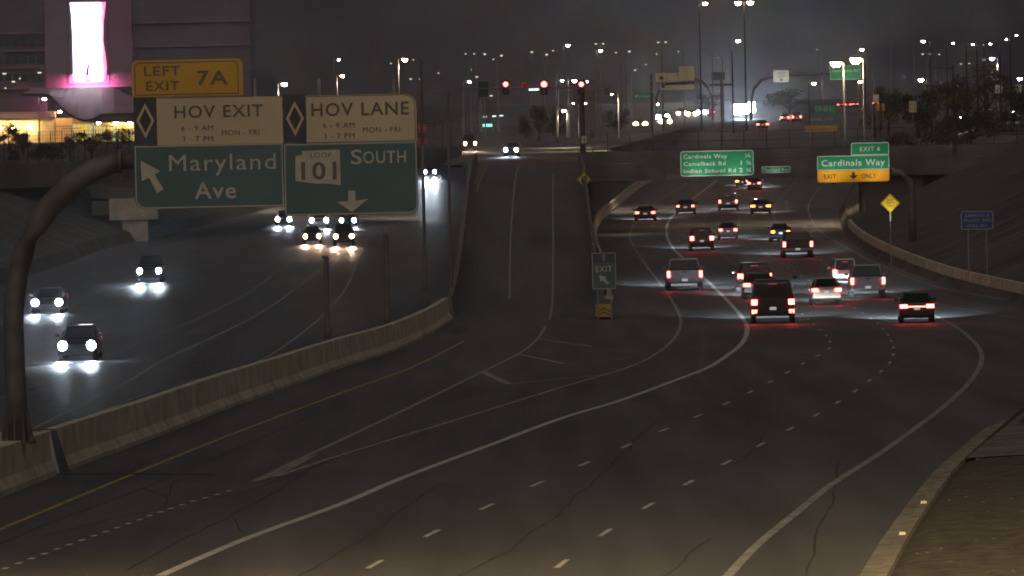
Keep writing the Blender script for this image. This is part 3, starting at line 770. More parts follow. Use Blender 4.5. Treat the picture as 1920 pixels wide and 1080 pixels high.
# ------------------------------------------------------------ vehicles
PAINT = {}
def paint(c):
    if c not in PAINT:
        col = {'black': (.012, .012, .014), 'charcoal': (.035, .035, .04), 'silver': (.22, .23, .28), 'white': (.62, .62, .63), 'tan': (.28, .23, .15), 'red': (.16, .015, .012), 'blue': (.03, .05, .12), 'grey': (.12, .12, .13)}[c]
        m = mat('paint_'+c, col, .3, .25, var=.04, scale=1.2, spec=.5); m.node_tree.nodes['Principled BSDF'].inputs['Coat Weight'].default_value = .6
        PAINT[c] = m
    return PAINT[c]
def ring(y, hb, ht, z0, z1, r=.1):
    """rounded box section at station y"""
    k = min(r, (z1-z0)*.4); zm = z0+(z1-z0)*.45
    return [Vector((-hb*.93, y, z0)), Vector((hb*.93, y, z0)), Vector((hb, y, z0+k*.8)), Vector((hb*1.0, y, zm)), Vector((ht, y, z1-k)), Vector((ht-k*.8, y, z1)), Vector((-ht+k*.8, y, z1)), Vector((-ht, y, z1-k)), Vector((-hb*1.0, y, zm)), Vector((-hb, y, z0+k*.8))]
KIND = {
 'sedan': dict(L=4.75, H=1.45, body=[(0, .80, .76, .42, .86), (.12, .88, .84, .30, .98), (.9, .91, .87, .22, 1.0), (3.3, .92, .88, .22, .96), (4.35, .90, .84, .24, .78), (4.72, .78, .70, .32, .62)],
               cab=[(.45, .80, .72, .9, .99), (1.2, .82, .62, .9, 1.40), (2.2, .82, .63, .9, 1.45), (3.5, .82, .70, .85, .97)], roof=(1.25, 2.35, .6, 1.44)),
 'suv': dict(L=4.8, H=1.75, body=[(0, .86, .82, .48, 1.05), (.12, .92, .88, .34, 1.12), (1, .94, .9, .28, 1.12), (3.5, .94, .9, .28, 1.08), (4.5, .92, .86, .3, .95), (4.78, .8, .74, .4, .78)],
             cab=[(.06, .86, .80, 1.0, 1.12), (.35, .86, .70, 1.0, 1.68), (2.6, .86, .72, 1.0, 1.76), (3.7, .86, .78, 1.0, 1.10)], roof=(.40, 2.65, .70, 1.74)),
 'pickup': dict(L=5.6, H=1.85, body=[(0, .94, .94, .55, 1.22), (.1, .96, .96, .45, 1.25), (1.8, .97, .95, .4, 1.25), (4.1, .97, .95, .4, 1.2), (5.4, .95, .9, .42, 1.1), (5.58, .88, .84, .5, .95)],
                cab=[(1.75, .90, .88, 1.1, 1.26), (1.85, .90, .76, 1.1, 1.82), (3.3, .90, .78, 1.1, 1.86), (4.1, .9, .84, 1.1, 1.22)], roof=(1.88, 3.4, .74, 1.85)),
 'van': dict(L=5.4, H=2.25, body=[(0, .95, .80, .45, 1.95), (.1, .98, .83, .38, 2.06), (3.6, .98, .84, .35, 2.1), (4.3, .98, .9, .35, 1.6), (5.2, .95, .88, .4, 1.1), (5.38, .85, .8, .5, .9)],
             cab=[(3.4, .93, .86, 1.4, 1.62), (3.7, .93, .84, 1.2, 2.0), (4.3, .93, .88, 1.1, 1.55), (4.6, .9, .86, 1.0, 1.3)], roof=(.3, 3.5, .74, 2.09)),
}
def vehicle(kind, col, pos, heading, label, cat='car', tail='tail', spacing=None, front=False, head='head_cool', brake=1.0, beams=True, plate='plate', beam_e=1.0, extra=None, group=None, glare=1.0, head_r=.195, tail_r=1.0):
    K = KIND[kind]; o = empty({'sedan': 'sedan_car', 'suv': 'suv_car', 'pickup': 'pickup_truck', 'van': 'cargo_van'}[kind], pos, label, cat, group, heading)
    Ln = K['L']; off = Vector((0, -Ln if front else 0, 0))
    sx = 1.0
    if spacing: sx = min(1.12, max(.78, spacing/(1.42 if not front else 1.36)))
    def T(v): return (v[0]*sx, v[1]+off.y, v[2])
    def bb(mb_, name, m, par=o, smooth=False):
        mb_.v = [T(v) for v in mb_.v]; return mb_.build(name, m, par, smooth)
    pm = paint(col)
    bb(MB().loft([ring(*st) for st in K['body']]), 'body', pm)
    bb(MB().loft([ring(*st, r=.12) for st in K['cab']]), 'windows', 'glass')
    y0, y1, hw, z = K['roof']; bb(MB().box((0, (y0+y1)/2, z), (hw*2, y1-y0, .06), None, .94), 'roof_panel', pm)
    hb = K['body'][1][1]
    # pillars
    c0, c1 = K['cab'][0], K['cab'][1]
    for s_ in (-1, 1):
        if kind in ('sedan', 'suv', 'pickup'):
            bb(MB().tube([(s_*(c0[2]-.02), c0[0]-.01, c0[4]-.02), (s_*(c1[2]-.05), c1[0]-.01, c1[4]-.02)], .045, 5), 'pillar', pm)
            c2, c3 = K['cab'][2], K['cab'][3]
            bb(MB().tube([(s_*(c2[2]-.04), c2[0], c2[4]-.03), (s_*(c3[2]-.02), c3[0], c3[4]-.02)], .04, 5), 'pillar', pm)
        bb(MB().box((s_*(hb+.1), Ln*.66, K['body'][2][4]+.06), (.2, .1, .14)), 'mirror', pm)
    lw = .34
    for yy in (Ln*.18, Ln*.81):
        for s_ in (-1, 1):
            wl = bb(MB().tube([(s_*(hb-.2), yy, lw), (s_*(hb+.02), yy, lw)], lw, 16), 'wheel', 'rubber')
            bb(MB().tube([(s_*(hb+.005), yy, lw), (s_*(hb+.035), yy, lw)], .21, 10), 'rim', 'chrome', wl)
    # bumpers and plate
    zb = K['body'][0][3]
    bb(MB().box((0, .0, zb+.07), (hb*1.86, .14, .2)), 'bumper', pm if kind == 'sedan' else ('steel' if kind == 'pickup' else 'rubber'))
    bb(MB().box((0, -.085, zb+(.30 if kind != 'pickup' else .1)), (.31, .02, .15)), 'licence_plate', plate)
    if kind == 'pickup':
        bb(MB().box((0, -.012, .92), (hb*1.62, .03, .52)), 'tailgate', pm); bb(MB().box((0, -.04, 1.12), (.26, .03, .07)), 'tailgate_handle', 'rubber')
        bb(MB().box((0, .9, 1.262), (hb*1.7, 1.55, .02)), 'bed', 'rubber')
    if kind in ('suv', 'van'):
        if kind == 'van': bb(MB().box((0, -.02, 1.55), (hb*1.36, .04, .52)), 'rear_window', 'glass')
        bb(MB().box((0, -.02, .62), (hb*1.3, .02, .02)), 'tailgate_seam', 'rubber')
        bb(MB().box((0, -.02, 1.6 if kind == 'suv' else 1.95), (.4, .06, .03)), 'brake_lamp', 'tail_dim')
    # tail lamps
    for s_ in (-1, 1):
        if kind == 'sedan': mbx = MB().box((s_*(hb-.20), -.02, .82), (.38*tail_r, .08, .17))
        elif kind == 'suv': mbx = MB().box((s_*(hb-.17), -.02, .98), (.28*tail_r, .08, .30))
        elif kind == 'pickup': mbx = MB().box((s_*(hb-.09), -.03, 1.0), (.16*tail_r, .08, .36))
        else: mbx = MB().box((s_*(hb-.13), -.03, 1.06), (.26, .08, .26))
        bb(mbx, 'tail_lamp', tail if not front else 'tail_dim')
        if kind == 'van': bb(MB().box((s_*(hb-.13), -.03, .60), (.24, .08, .17)), 'lower_tail_lamp', tail)
    if extra == 'bar': bb(MB().box((0, -.03, .80), (hb*1.1, .05, .04)), 'light_bar', 'tail')
    # headlamps
    zh = .66 if kind == 'sedan' else (.80 if kind == 'suv' else .95)
    for s_ in (-1, 1):
        hx = s_*(hb-.22)
        h = bb(MB().tube([(hx, Ln-.12, zh), (hx, Ln+.03, zh)], head_r if front else .09, 14), 'headlamp', head)
        bb(MB().tube([(hx, Ln-.14, zh), (hx, Ln+.01, zh)], .225, 12), 'headlamp_housing', 'chrome')
    bb(MB().box((0, Ln-.02, zh-.02), (hb*1.0, .06, .16)), 'grille', 'rubber')
    if beams:
        colr = (.72, .86, 1) if head == 'head_cool' else (1, .72, .48)
        for s_ in (-1, 1):
            light('headlamp_beam', 'SPOT', (s_*(hb-.22)*sx, Ln+.12+off.y, zh), (42000 if not front else 4500)*beam_e, colr, o, (R(90-(4.3 if not front else 3.6)), 0, 0), .06, spot_size=R(7.9 if not front else 6.6), spot_blend=.8, scale=(4.2 if not front else 1.8, 1, 1))
    if front:
        for s_ in (-1, 1): light('headlamp_glare', 'SPOT', (s_*(hb-.22)*sx, Ln+.14+off.y, zh), 240*glare, (.72, .86, 1) if head == 'head_cool' else (1, .66, .4), o, (R(90), 0, 0), .08, spot_size=R(40), spot_blend=1)
    return o
hovT = hov
def tangent(p, line=hovT, along=+1):
    best = min(range(1, len(line)-1), key=lambda i: abs(line[i].y-p.y))
    t = line[best+1]-line[best-1]
    return math.atan2(-t.x, t.y)
def south(kind, col, xl, xr_, yl, yg, label, **kw):
    """a southbound vehicle seen from behind: lamp pixels xl, xr, ground pixel row yg"""
    p = hit((xl+xr_)/2, yg); s = FPX/p.y
    return vehicle(kind, col, p, tangent(p), label, spacing=(xr_-xl)/s, **kw)
TG = 'southbound cars with red tail lamps'
south('sedan', 'charcoal', 1192, 1228, 401, 415, 'dark sedan alone in the carpool exit side lane, just past the low curving barrier', group=TG, tail_r=.8, beam_e=1.5)
south('sedan', 'black', 1271, 1300, 391, 402, 'small dark car driving on the solid carpool line near the overpass', group=TG, tail_r=.6)
south('suv', 'grey', 1350, 1381, 370, 396, 'boxy grey vehicle with high small tail lamps beside the dashed line, below the distance sign', group=TG, tail_r=.6)
south('sedan', 'charcoal', 1409, 1444, 385, 402, 'dark car with glowing amber tail lamps ahead of the overpass', group=TG, tail='tail_amber')
south('sedan', 'black', 1382, 1403, 341, 353, 'car with orange red brake lamps emerging under the distance sign, in the inner lane', group=TG, tail='tail_amber')
south('sedan', 'black', 1404, 1424, 345, 357, 'car with red lamps under the overpass, partly in front of another car', group=TG)
south('suv', 'charcoal', 1299, 1334, 450, 471, 'dark suv with round red lamps next to the bend of the thick white line', group=TG)
south('sedan', 'grey', 1351, 1380, 435, 450, 'grey sedan between the two dashed lines behind the boxy vehicle', group=TG, tail_r=.8)
south('sedan', 'blue', 1449, 1479, 432, 454, 'dark blue hatchback with amber tinted lamps and a brightly lit plate', group=TG, tail='tail_amber', plate='plate_lit', tail_r=.8)
south('pickup', 'black', 1475, 1518, 463, 484, 'black pickup with stacked red lamps behind the car with the bright plate', cat='pickup truck', group=TG, beam_e=1.4)
south('pickup', 'silver', 1258, 1311, 520, 545, 'silver white pickup truck riding beside the thick white line', cat='pickup truck', group=TG, beam_e=1.3)
south('suv', 'black', 1388, 1443, 527, 549, 'black suv with red lamps, half hidden by the tall dark van', group=TG)
south('sedan', 'charcoal', 1400, 1449, 541, 561, 'dark sedan squeezed between the black suv and the tall dark van', group=TG)
south('van', 'black', 1421, 1479, 571, 607, 'tall dark van with four red lamps, stacked two on each side', cat='van', group=TG, beam_e=1.2)
south('sedan', 'tan', 1528, 1573, 545, 572, 'tan sedan with round tail lamps between the van and the silver pickup', group=TG, beam_e=.6)
south('pickup', 'silver', 1604, 1652, 527, 560, 'silver pickup truck with tall red lamps near the merging ramp line', cat='pickup truck', group=TG)
south('suv', 'white', 1567, 1604, 521, 541, 'white suv mostly hidden by the silver pickup, its back brightly lit', group=TG)
south('sedan', 'black', 1694, 1746, 580, 606, 'black coupe with wide red lamps joined by a light bar, on the outer lane', group=TG, extra='bar', beam_e=1.6)
# headlamps of the tan sedan shine on the white suv
nbline = resample(spline(LINES[8][3]), 3.0)
NG = 'oncoming cars with bright headlamps'
def north(kind, col, xl, xr_, yl, label, surf=prof, head='head_cool', e=1.0, hd=None, **kw):
    zh = .66 if kind == 'sedan' else (.80 if kind == 'suv' else .95)
    p = hit((xl+xr_)/2, yl, lambda Y: surf(Y)+zh); p.z = surf(p.y); s = FPX/p.y
    h = tangent(p, nbline) if hd is None else hd
    return vehicle(kind, col, p, h+math.pi, label, spacing=(xr_-xl)/s, front=True, head=head, group=NG, beam_e=e, **kw)
north('sedan', 'grey', 65, 111, 567, 'oncoming car with cool headlamps beside the curved sign pole')
north('suv', 'black', 262, 297, 508, 'oncoming dark suv alone in mid road with the most brilliant blue white headlamps', e=1.4)
north('sedan', 'charcoal', 116, 172, 648, 'oncoming sedan with white headlamps gleaming on the road, closest to the concrete barrier')
north('sedan', 'grey', 520, 543, 411, 'oncoming car just under the edge of the green Maryland Avenue panel')
north('sedan', 'black', 572, 598, 443, 'oncoming car with warm headlamps, paired with a second warm lit car', head='head_warm')
north('suv', 'charcoal', 630, 659, 443, 'oncoming suv with warm headlamps closer to the white edge line', head='head_warm')
north('sedan', 'blue', 640, 664, 413, 'oncoming car with cool headlamps below the downward arrow of the big sign')
north('suv', 'white', 585, 611, 413, 'oncoming pale suv with low white headlamps behind the warm lit pair')
north('sedan', 'grey', 797, 815, 322, 'oncoming car coming out beneath the overpass beyond the sign edge', e=4)
north('sedan', 'grey', 949, 967, 281, 'car with cool headlamps entering the top of the exit ramp', surf=lambda Y: ramp(Y) if Y < 650 else 6.2, hd=-.05)
north('suv', 'charcoal', 873, 890, 269, 'car with warm headlamps waiting past the intersection', surf=lambda Y: 6.2+max(0, Y-800)*.004, head='head_warm', hd=.05)
# far traffic beyond the overpass
def far_car(kind, col, xl, xr_, yl, label, front, tail='tail', head='head_cool', d=None, z=None):
    p = hit((xl+xr_)/2, yl+3, lambda Y: prof(Y)+.5, 1000, 2600); p.z = prof(p.y)
    return vehicle(kind, col, p, (math.pi if front else 0), label, front=front, head=head, tail=tail, beams=False, head_r=.36, glare=1.5, group=NG if front else TG, spacing=(xr_-xl)/(FPX/p.y))
for i, (k, a, b, y, fr, hd_, lab) in enumerate([
    ('sedan', 1192, 1210, 232, True, 'head_warm', 'distant oncoming car with warm lamps just beyond the cross street fence'),
    ('suv', 1233, 1252, 219, True, 'head_cool', 'distant oncoming suv with white lamps under the sign backs'),
    ('sedan', 1240, 1256, 227, True, 'head_warm', 'distant oncoming car following close beside the white lamped suv'),
    ('suv', 1272, 1286, 212, True, 'head_warm', 'distant oncoming car with warm lamps starting the glaring row'),
    ('sedan', 1290, 1304, 212, True, 'head_warm', 'distant oncoming car in the middle of the glaring row'),
    ('suv', 1309, 1322, 210, True, 'head_cool', 'distant oncoming suv ending the glaring row'),
    ('sedan', 1329, 1338, 210, False, '', 'distant car with a small red lamp next to the glaring row'),
    ('sedan', 1421, 1439, 234, False, '', 'distant car with thin red lamps low beyond the overpass fence'),
    ('sedan', 1466, 1478, 221, False, '', 'distant car with faint red lamps left of the far exit sign'),
    ('suv', 1489, 1499, 222, False, '', 'distant suv with faint red lamps touching the far exit sign')]):
    far_car(k, 'charcoal', a, b, y, lab, fr, head=hd_ or 'head_cool')
def raised_car(kind, x, y, d, lab, front, m):
    c = at(x, y, d); zz = {'sedan': .82, 'suv': .98}[kind] if not front else .8
    return c, zz
# big work light tower glaring on the far road
c = at(1395, 205, 1300)
lt = empty('light_tower', Vector((c.x, 1300, prof(1300))), 'portable floodlight tower glaring blue white over the far freeway', 'light tower')
hz = c.z-prof(1300)
MB().tube([(0, 0, 0), (0, 0, hz+.6)], .09, 6).build('mast', 'steel', lt); MB().box((0, .2, .5), (1.6, 2.4, .9)).build('generator', 'concrete_dark', lt)
for sx in (-1.3, 0, 1.3): MB().box((sx, -.2, hz+(.3 if sx > 0 else 0)), (1.2, .2, 1.7)).build('flood_lamp', lamp_mat('tower_glow', (.66, .85, 1), 400), lt)
MB().box((0, -.05, hz-.1), (2.9, .1, .1)).build('crossbar', 'steel', lt)
light('tower_beam', 'SPOT', (0, -.6, hz), 12000, (.75, .87, 1), lt, (R(78), 0, math.pi), .4, spot_size=R(100), spot_blend=.8)

# queue of tail lamps on the far crossing
for i, (x, y) in enumerate(((1576, 196), (1590, 196), (1604, 195), (1641, 193))):
    c = at(x, y, 2000); vehicle('sedan', 'black', Vector((c.x, 2000, c.z-.82)), 0.0, ['far car with red brake lamps heading the queue below the far green sign', 'far car with red brake lamps mid queue below the far green sign', 'far car with red brake lamps last in queue below the far green sign', 'far car with red lamps alone beside the pale route marker'][i], beams=False, group=TG)
mb = MB(); c = at(1600, 199, 2000); mb.box((c.x, 2006, 7.2), (60, 20, .5)); mb.build('far_crossing_road', 'deck', None, kind='structure')

# ------------------------------------------------------------ lamp posts
def lamp_post(x, y, s, label, m='lens_white', arm=-1, r=.28, double=False, group=None, gz=None, pm='steel', head=True, emit=0, ecol=(1, .8, .55), armlen=1.2, pole_r=.09, name='street_lamp', pole_top=0.0):
    """x, y: photo pixel of the lit head"""
    d = FPX/s; c = at(x, y, d); g = gz if gz is not None else (7.45 if d > 600 else prof(d))
    px = c.x - arm*armlen if not double else c.x-armlen*.0
    o = empty(name, Vector((px, d, g)), label, 'lamp post', group)
    H = c.z-g; ax = c.x-px
    MB().tube([(0, 0, 0), (0, 0, H+pole_top)], [pole_r*1.3, pole_r*.8], 6).build('pole', pm, o)
    heads = [(-armlen, 0), (armlen, 0)] if double else [(ax, 0)]
    for hx, _ in heads:
        MB().tube([(0, 0, H-.1), (hx*.5, 0, H+.08), (hx, 0, H+.08)], pole_r*.5, 5).build('arm', pm, o)
        if head:
            hd = MB().box((hx, 0, H+.05), (r*2.6, r*1.6, .16), None, .7).build('lamp_head', pm, o)
            MB().loft([[Vector((hx+r*k*math.cos(a), -.02+r*.8*math.sin(a)*k, H-.03-dz)) for a in [2*math.pi*j/10 for j in range(10)]] for k, dz in ((1, 0), (.9, r*.55), (.45, r*.95))]).build('lens', m, hd)
            if emit: light('lamp_light', 'SPOT', (hx, -.05, H-r*1.1-.1), emit, ecol, hd, (0, 0, 0), .2, spot_size=R(150), spot_blend=.6)
    return o
FG = 'faint distant lamp posts on the skyline'
far = [(873, 100, 0), (889, 100, 0), (909, 100, 1), (925, 110, 0), (940, 103, 1), (997, 96, 1), (1014, 96, 2), (1025, 101, 1), (1037, 94, 0), (1065, 84, 3), (1124, 81, 4), (1126, 94, 3), (1155, 98, 0), (1180, 95, 1), (1191, 130, 1), (1241, 78, 4), (1231, 100, 0), (1272, 96, 0), (1327, 100, 2), (883, 130, 0), (894, 143, 1), (1211, 120, 0), (1532, 92, 0),
       (775, 111, 0), (770, 147, 1), (788, 147, 1), (733, 118, 0), (822, 136, 0), (1662, 74, 2), (1705, 80, 2), (1745, 78, 2), (1737, 100, 4), (1761, 101, 0), (1802, 119, 0), (1817, 118, 0), (1845, 111, 1), (1616, 92, 3), (1346, 106, 0), (600, 160, 0)]
names = ['tiny faint', 'small dim white', 'tall thin headless', 'small white', 'twin armed dim']
lab_anchor = lambda x: ('between big sign and red signals' if x < 945 else 'above the red signals' if x < 1100 else 'before the yellow sign backs' if x < 1230 else 'over the yellow sign backs' if x < 1400 else 'over the dark trees')
count = {}
ords = ['first', 'second', 'third', 'fourth', 'fifth', 'sixth', 'seventh', 'eighth', 'ninth']
for (x, y, k) in sorted(far):
    key = (k, lab_anchor(x)); count[key] = count.get(key, 0)+1
for_n = {}
for (x, y, k) in sorted(far):
    key = (k, lab_anchor(x)); for_n[key] = for_n.get(key, 0)+1
    lb = f"{names[k]} skyline lamp {lab_anchor(x)}" + (f", {ords[for_n[key]-1]} from the left" if count[key] > 1 else '')
    s = max(5.0, min(14.0, (178-y)/5.0))
    lamp_post(x, y, s, lb, 'lens_dim' if k in (0, 1, 4) else 'lens_white', arm=1 if k % 2 else -1, r={0: .16, 1: .24, 2: .1, 3: .3, 4: .2}[k]*14/s*.8, double=(k == 4), group=FG, head=(k != 2), armlen=.6 if k != 4 else .5, pole_r=.07)
BG = 'lit street lamps'
for (x, y, s, lb, m, arm, r, em) in [
    (83, 184, 15, 'white street lamp on a pale pole in front of the curved canopy', 'lens_white', 1, .42, 0),
    (185, 229, 15, 'white lamp on a dark pole before the yellow lobby windows', 'lens_white', 1, .42, 0),
    (533, 156, 17, 'bright warm street lamp just over the junction of the two white sign panels', 'lens_warm', 1, .5, 5000),
    (642, 141, 15, 'bright street lamp over the middle of the carpool lane panel', 'lens_warm', 1, .4, 3000),
    (635, 111, 13, 'smaller white lamp hanging higher, above the carpool lane panel', 'lens_white', 1, .32, 0),
    (759, 110, 18, 'bright warm street lamp beyond the top corner of the big sign', 'lens_warm', 1, .45, 4000),
    (1322, 5, 16, 'very tall warm street lamp at the top of the view over the glaring floodlight tower', 'lens_warm', 1, .45, 0),
    (1384, 75, 17, 'white lamp hanging alone in the sky below the twin lamp', 'lens_white', 1, .40, 0),
    (1567, 116, 20.6, 'very bright warm street lamp beside the far green sign', 'lens_warm', -1, .75, 3500),
    (1604, 109, 20.6, 'very bright warm street lamp over the far green sign, the higher of the pair', 'lens_warm', -1, .8, 3500),
    (1526, 155, 14, 'low white lamp between the white carpool sign and the far green sign', 'lens_white', 1, .45, 0),
    (1613, 152, 14, 'low white lamp beneath the far green sign', 'lens_white', -1, .42, 0),
    (1727, 148, 16, 'wide white lamp glowing against the dark trees', 'lens_white', -1, .5, 0),
    (1731, 76, 18, 'bright white lamp high over the dark trees', 'lens_white', -1, .3, 0),
    (1787, 80, 18, 'pale lamp on a fading pole right of the tall headless poles', 'lens_white', 1, .22, 0),
    (1824, 82, 18, 'pale round lamp next along the row over the tree tops', 'lens_white', 1, .2, 0),
    (1857, 81, 18, 'white round lamp above the blue white light', 'lens_white', 1, .22, 0),
    (1887, 73, 18, 'small white lamp climbing toward the top corner of the view', 'lens_white', 1, .18, 0),
    (1906, 65, 18, 'small white lamp nearest the upper corner of the view', 'lens_white', 1, .18, 0),
    (1844, 83, 18, 'lamp post with a bent brown arm and unlit head', 'lens_dim', 1, .12, 0),
    (1860, 108, 15, 'large blue white light over the olive tree top', 'lens_blue', -1, .5, 12000),
    (1912, 146, 15, 'blue violet light at the edge of the olive trees', 'lens_blue', -1, .5, 0),
    (1801, 219, 13, 'small white lamp low in the dark trees', 'lens_white', -1, .28, 0),
    (1900, 209, 13, 'small white lamp low at the edge of the trees', 'lens_white', -1, .28, 0),
    (1147, 176, 18, 'street lamp with a pale glowing pole right of the signal post', 'lens_warm', -1, .17, 5000),
    (880, 152, 17, 'flat white lamp over the dark unlit signal head', 'lens_white', 1, .3, 0),
    (921, 178, 17, 'dim flat lamp under the mast arm', 'lens_dim', 1, .25, 0),
    (1075, 193, 17, 'small warm lamp behind the signal post, the lower left of two', 'lens_warm', 1, .16, 0),
    (1097, 193, 17, 'small warm lamp just right of the signal post', 'lens_warm', 1, .16, 0),
    (1057, 206, 17, 'greenish white lamp glowing among the dim trees behind the signals', 'lens_white', 1, .35, 2000),
    (1054, 150, 17, 'white lamp between two red signals', 'lens_white', 1, .28, 0),
    (1077, 150, 17, 'brilliant white lamp next to the third red signal', 'lens_white', 1, .4, 0),
    (1101, 152, 17, 'tiny white lamp right of the third red signal', 'lens_white', 1, .16, 0),
    (1232, 194, 15, 'blue white lamp at the foot of the curved sign support', 'lens_white', -1, .35, 0)]:
    lamp_post(x, y, s, lb, m, arm=arm, r=r*.62, group=BG, armlen=.7, emit=em, pole_r=.08, pm='dark_metal' if x > 1200 and not em else 'steel')
lamp_post(1395, 3, 16, 'tall twin lamp post at the top edge of the view with warm heads', 'lens_warm', double=True, r=.36, group=BG, armlen=.7, pm='dark_metal')
# a second pair of bare poles under the pair of warm lamps
for x, y, lb in ((1580, 118, 'bare pale pole between the two very bright warm lamps'), (1633, 107, 'bare pale pole standing right of the two very bright warm lamps')):
    c = at(x, y, 740); o = empty('pole', Vector((c.x, 740, 7.2)), lb, 'pole'); MB().tube([(0, 0, -2), (0, 0, c.z-7.2)], .1, 6).build('shaft', 'steel', o); MB().tube([(0, 0, c.z-7.2), (0, 0, c.z-7.1)], .14, 6).build('cap', 'steel', o)
# light poles by the median, seen beside the big sign
for x, yt, yb, lb, ar in ((612, 482, 655, 'short steel post on the median barrier under the downward arrow', 0), (724, 440, 622, 'short steel post on the median barrier right of the first short post', 0), (789, 112, 592, 'tall thin steel pole rising along the right end of the big sign', 0), (839, 168, 560, 'tall thin steel pole with a level arm reaching back over the big sign', 1)):
    b = hit(x+(yb-yt)*.021, yb+18); b.z = prof(b.y); top = at(x, yt, b.y)
    o = empty('steel_pole', b, lb, 'pole'); H = top.z-b.z
    MB().tube([(0, 0, 0), (0, 0, H)], [.10, .06] if H > 5 else [.11, .10], 8).build('shaft', 'steel_brown', o)
    MB().tube([(0, 0, .9), (0, 0, 1.3)], .15, 8).build('base_collar', 'steel_brown', o)
    MB().box((-.06, 0, H), (.22, .14, .12)).build('cap', 'steel_brown', o)
    if ar: MB().tube([(0, 0, H-.05), (-65/(FPX/b.y), 0, H-.05)], .03, 6).build('arm', 'steel', o)

# ------------------------------------------------------------ traffic signals on the cross street
sd = 715; ss = FPX/sd
pb = at(1093, 300, sd); sg = empty('traffic_signal', Vector((pb.x, sd, 6.2)), 'tall dark signal post with a long mast arm carrying two glowing red signals', 'traffic light')
LZ = lambda x, y: at(x, y, sd)-sg.location
t0 = LZ(1091, 150); MB().tube([(0, 0, 0), (t0.x, 0, t0.z)], [.28, .2], 10).build('post', 'dark_metal', sg)
a0_, a1_ = LZ(1092, 164), LZ(862, 166); MB().tube([(a0_.x, 0, a0_.z), (a1_.x, 0, a1_.z)], [.11, .06], 8).build('mast_arm', 'steel_brown', sg)
a2_ = LZ(1136, 168); MB().tube([(a0_.x, 0, a0_.z), (a2_.x, 0, a2_.z)], .05, 8).build('mast_arm', 'steel', sg)
def sig(x, y, r, lit, parent=sg, m='signal_red'):
    c = LZ(x, y); h = MB().box((c.x, -.12, c.z-.32), (.42, .3, 1.1)).build('signal_head', 'dark_metal', parent)
    MB().box((c.x, .05, c.z-.32), (.72, .03, 1.4)).build('backplate', 'dark_metal', h)
    for i in range(3): MB().tube([(c.x, -.26, c.z-.33*i), (c.x, -.31, c.z-.33*i)], r if i == 0 and lit else .13, 12).build('signal_lens', m if (lit and i == 0) else 'glass', h)
sig(948, 158, .22, True); sig(1020, 158, .27, True); sig(1090, 158, .22, True); 
c = LZ(906, 168); h = MB().box((c.x, .1, c.z), (.95, .3, 1.5)).build('signal_head', 'dark_metal', sg)
c = LZ(983, 160); panel('route_plate', 'sign_red', sg, c.x, c.z, .6, .6); c = LZ(1137, 171); panel('route_plate', 'concrete_dark', sg, c.x, c.z, .5, .75)
c = LZ(1095, 262); panel('small_plate', 'sign_white', sg, c.x, c.z, .5, .72, y0=-.32, y1=-.3); text('Y', .3, 'ink', sg, c.x, c.z, y=-.33)
c = LZ(1001, 168); MB().box((c.x, -.1, c.z), (.95, .15, .16)).build('lit_street_plate', 'white_tube', sg)
# stacked unlit signal left of the sign backs
o = empty('traffic_signal', Vector((at(1222, 200, 740).x, 740, 6.2)), 'unlit signal cluster on a dark post beside the yellow sign backs', 'traffic light')
for i, y in enumerate((142, 152, 163, 172)):
    z = at(1222, y, 740).z-6.2; MB().tube([(0, -.1, z), (0, -.16, z)], .14, 10).build('signal_lens', 'concrete_dark', o)
MB().tube([(0, 0, 0), (0, 0, at(1222, 138, 740).z-6.2)], .12, 8).build('post', 'dark_metal', o)

# signs far away, facing the camera
def sgn(x, y, w, h, d, m, lab, texts=(), bm=None, gz=7.4, post=True, name='road_sign', tm='sign_white2', r=.05):
    s = FPX/d; c = at(x, y, d); o = empty(name, Vector((c.x, d, gz)), lab, 'road sign'); hz = c.z-gz
    panel('panel', m, o, 0, hz, w/s, h/s, (r,)*4, 0, .05)
    if bm: border(bm, o, 0, hz, w/s-.03, h/s-.03, .05, (r,)*4)
    for t_, dx, dz, cap, tw in texts: text(t_, cap/s, tm, o, dx/s, hz+dz/s, width=tw/s, bold=.01)
    if post: MB().tube([(0, .1, 0), (0, .1, hz)], .06, 6).build('post', 'steel', o)
    return o, hz, s
o, hz, s = sgn(1206, 180, 38, 11, 742, 'sign_green2', 'dim green cross street name plate left of the sign backs', [('Maryland', 0, 0, 6, 30)], post=False, name='street_name_sign', bm=None)
MB().tube([(0, .1, hz), (.9, .1, hz)], .05, 6).build('arm', 'dark_metal', o)
o, hz, s = sgn(1464.5, 143, 29, 22, 900, 'sign_white2', 'small white carpool sign with a black down arrow on a thin curved gantry', [('HOV', 2, 6.5, 4.5, 14), ('ONLY', 2, .5, 4, 15)], post=False, tm='ink')
flat('ink', o, [(q[0]/s, hz+q[1]/s) for q in [(-1, -3), (-1, -6), (-3.4, -6), (0, -9.5), (3.4, -6), (1, -6), (1, -3)]][::-1])
c1 = at(1464.5, 143, 900)
pth = [at(x, y, 900.4)-o.location for x, y in [(1408, 225), (1409, 190), (1414, 166), (1428, 150), (1450, 143), (1480, 141), (1520, 139.5), (1570, 138)]]
MB().tube(pth, [.2, .2, .2, .17, .15, .13, .12, .11], 8).build('gantry_tube', 'steel_brown', o)
light('sign_fill_beam', 'SPOT', (0, -3.4, hz-2.2), 330, (1, .96, .85), o, (R(90+33), 0, 0), .1, spot_size=R(60), spot_blend=.8)  # added fill so the white sign reads bright
MB().box((0, -3.5, hz-2.25), (.25, .15, .12)).build('floodlight', 'dark_metal', o); MB().tube([(0, .1, hz-.8), (0, -3.5, hz-2.3)], .02, 4).build('fill_bracket', 'dark_metal', o)  # housing and bracket made up for the added sign light
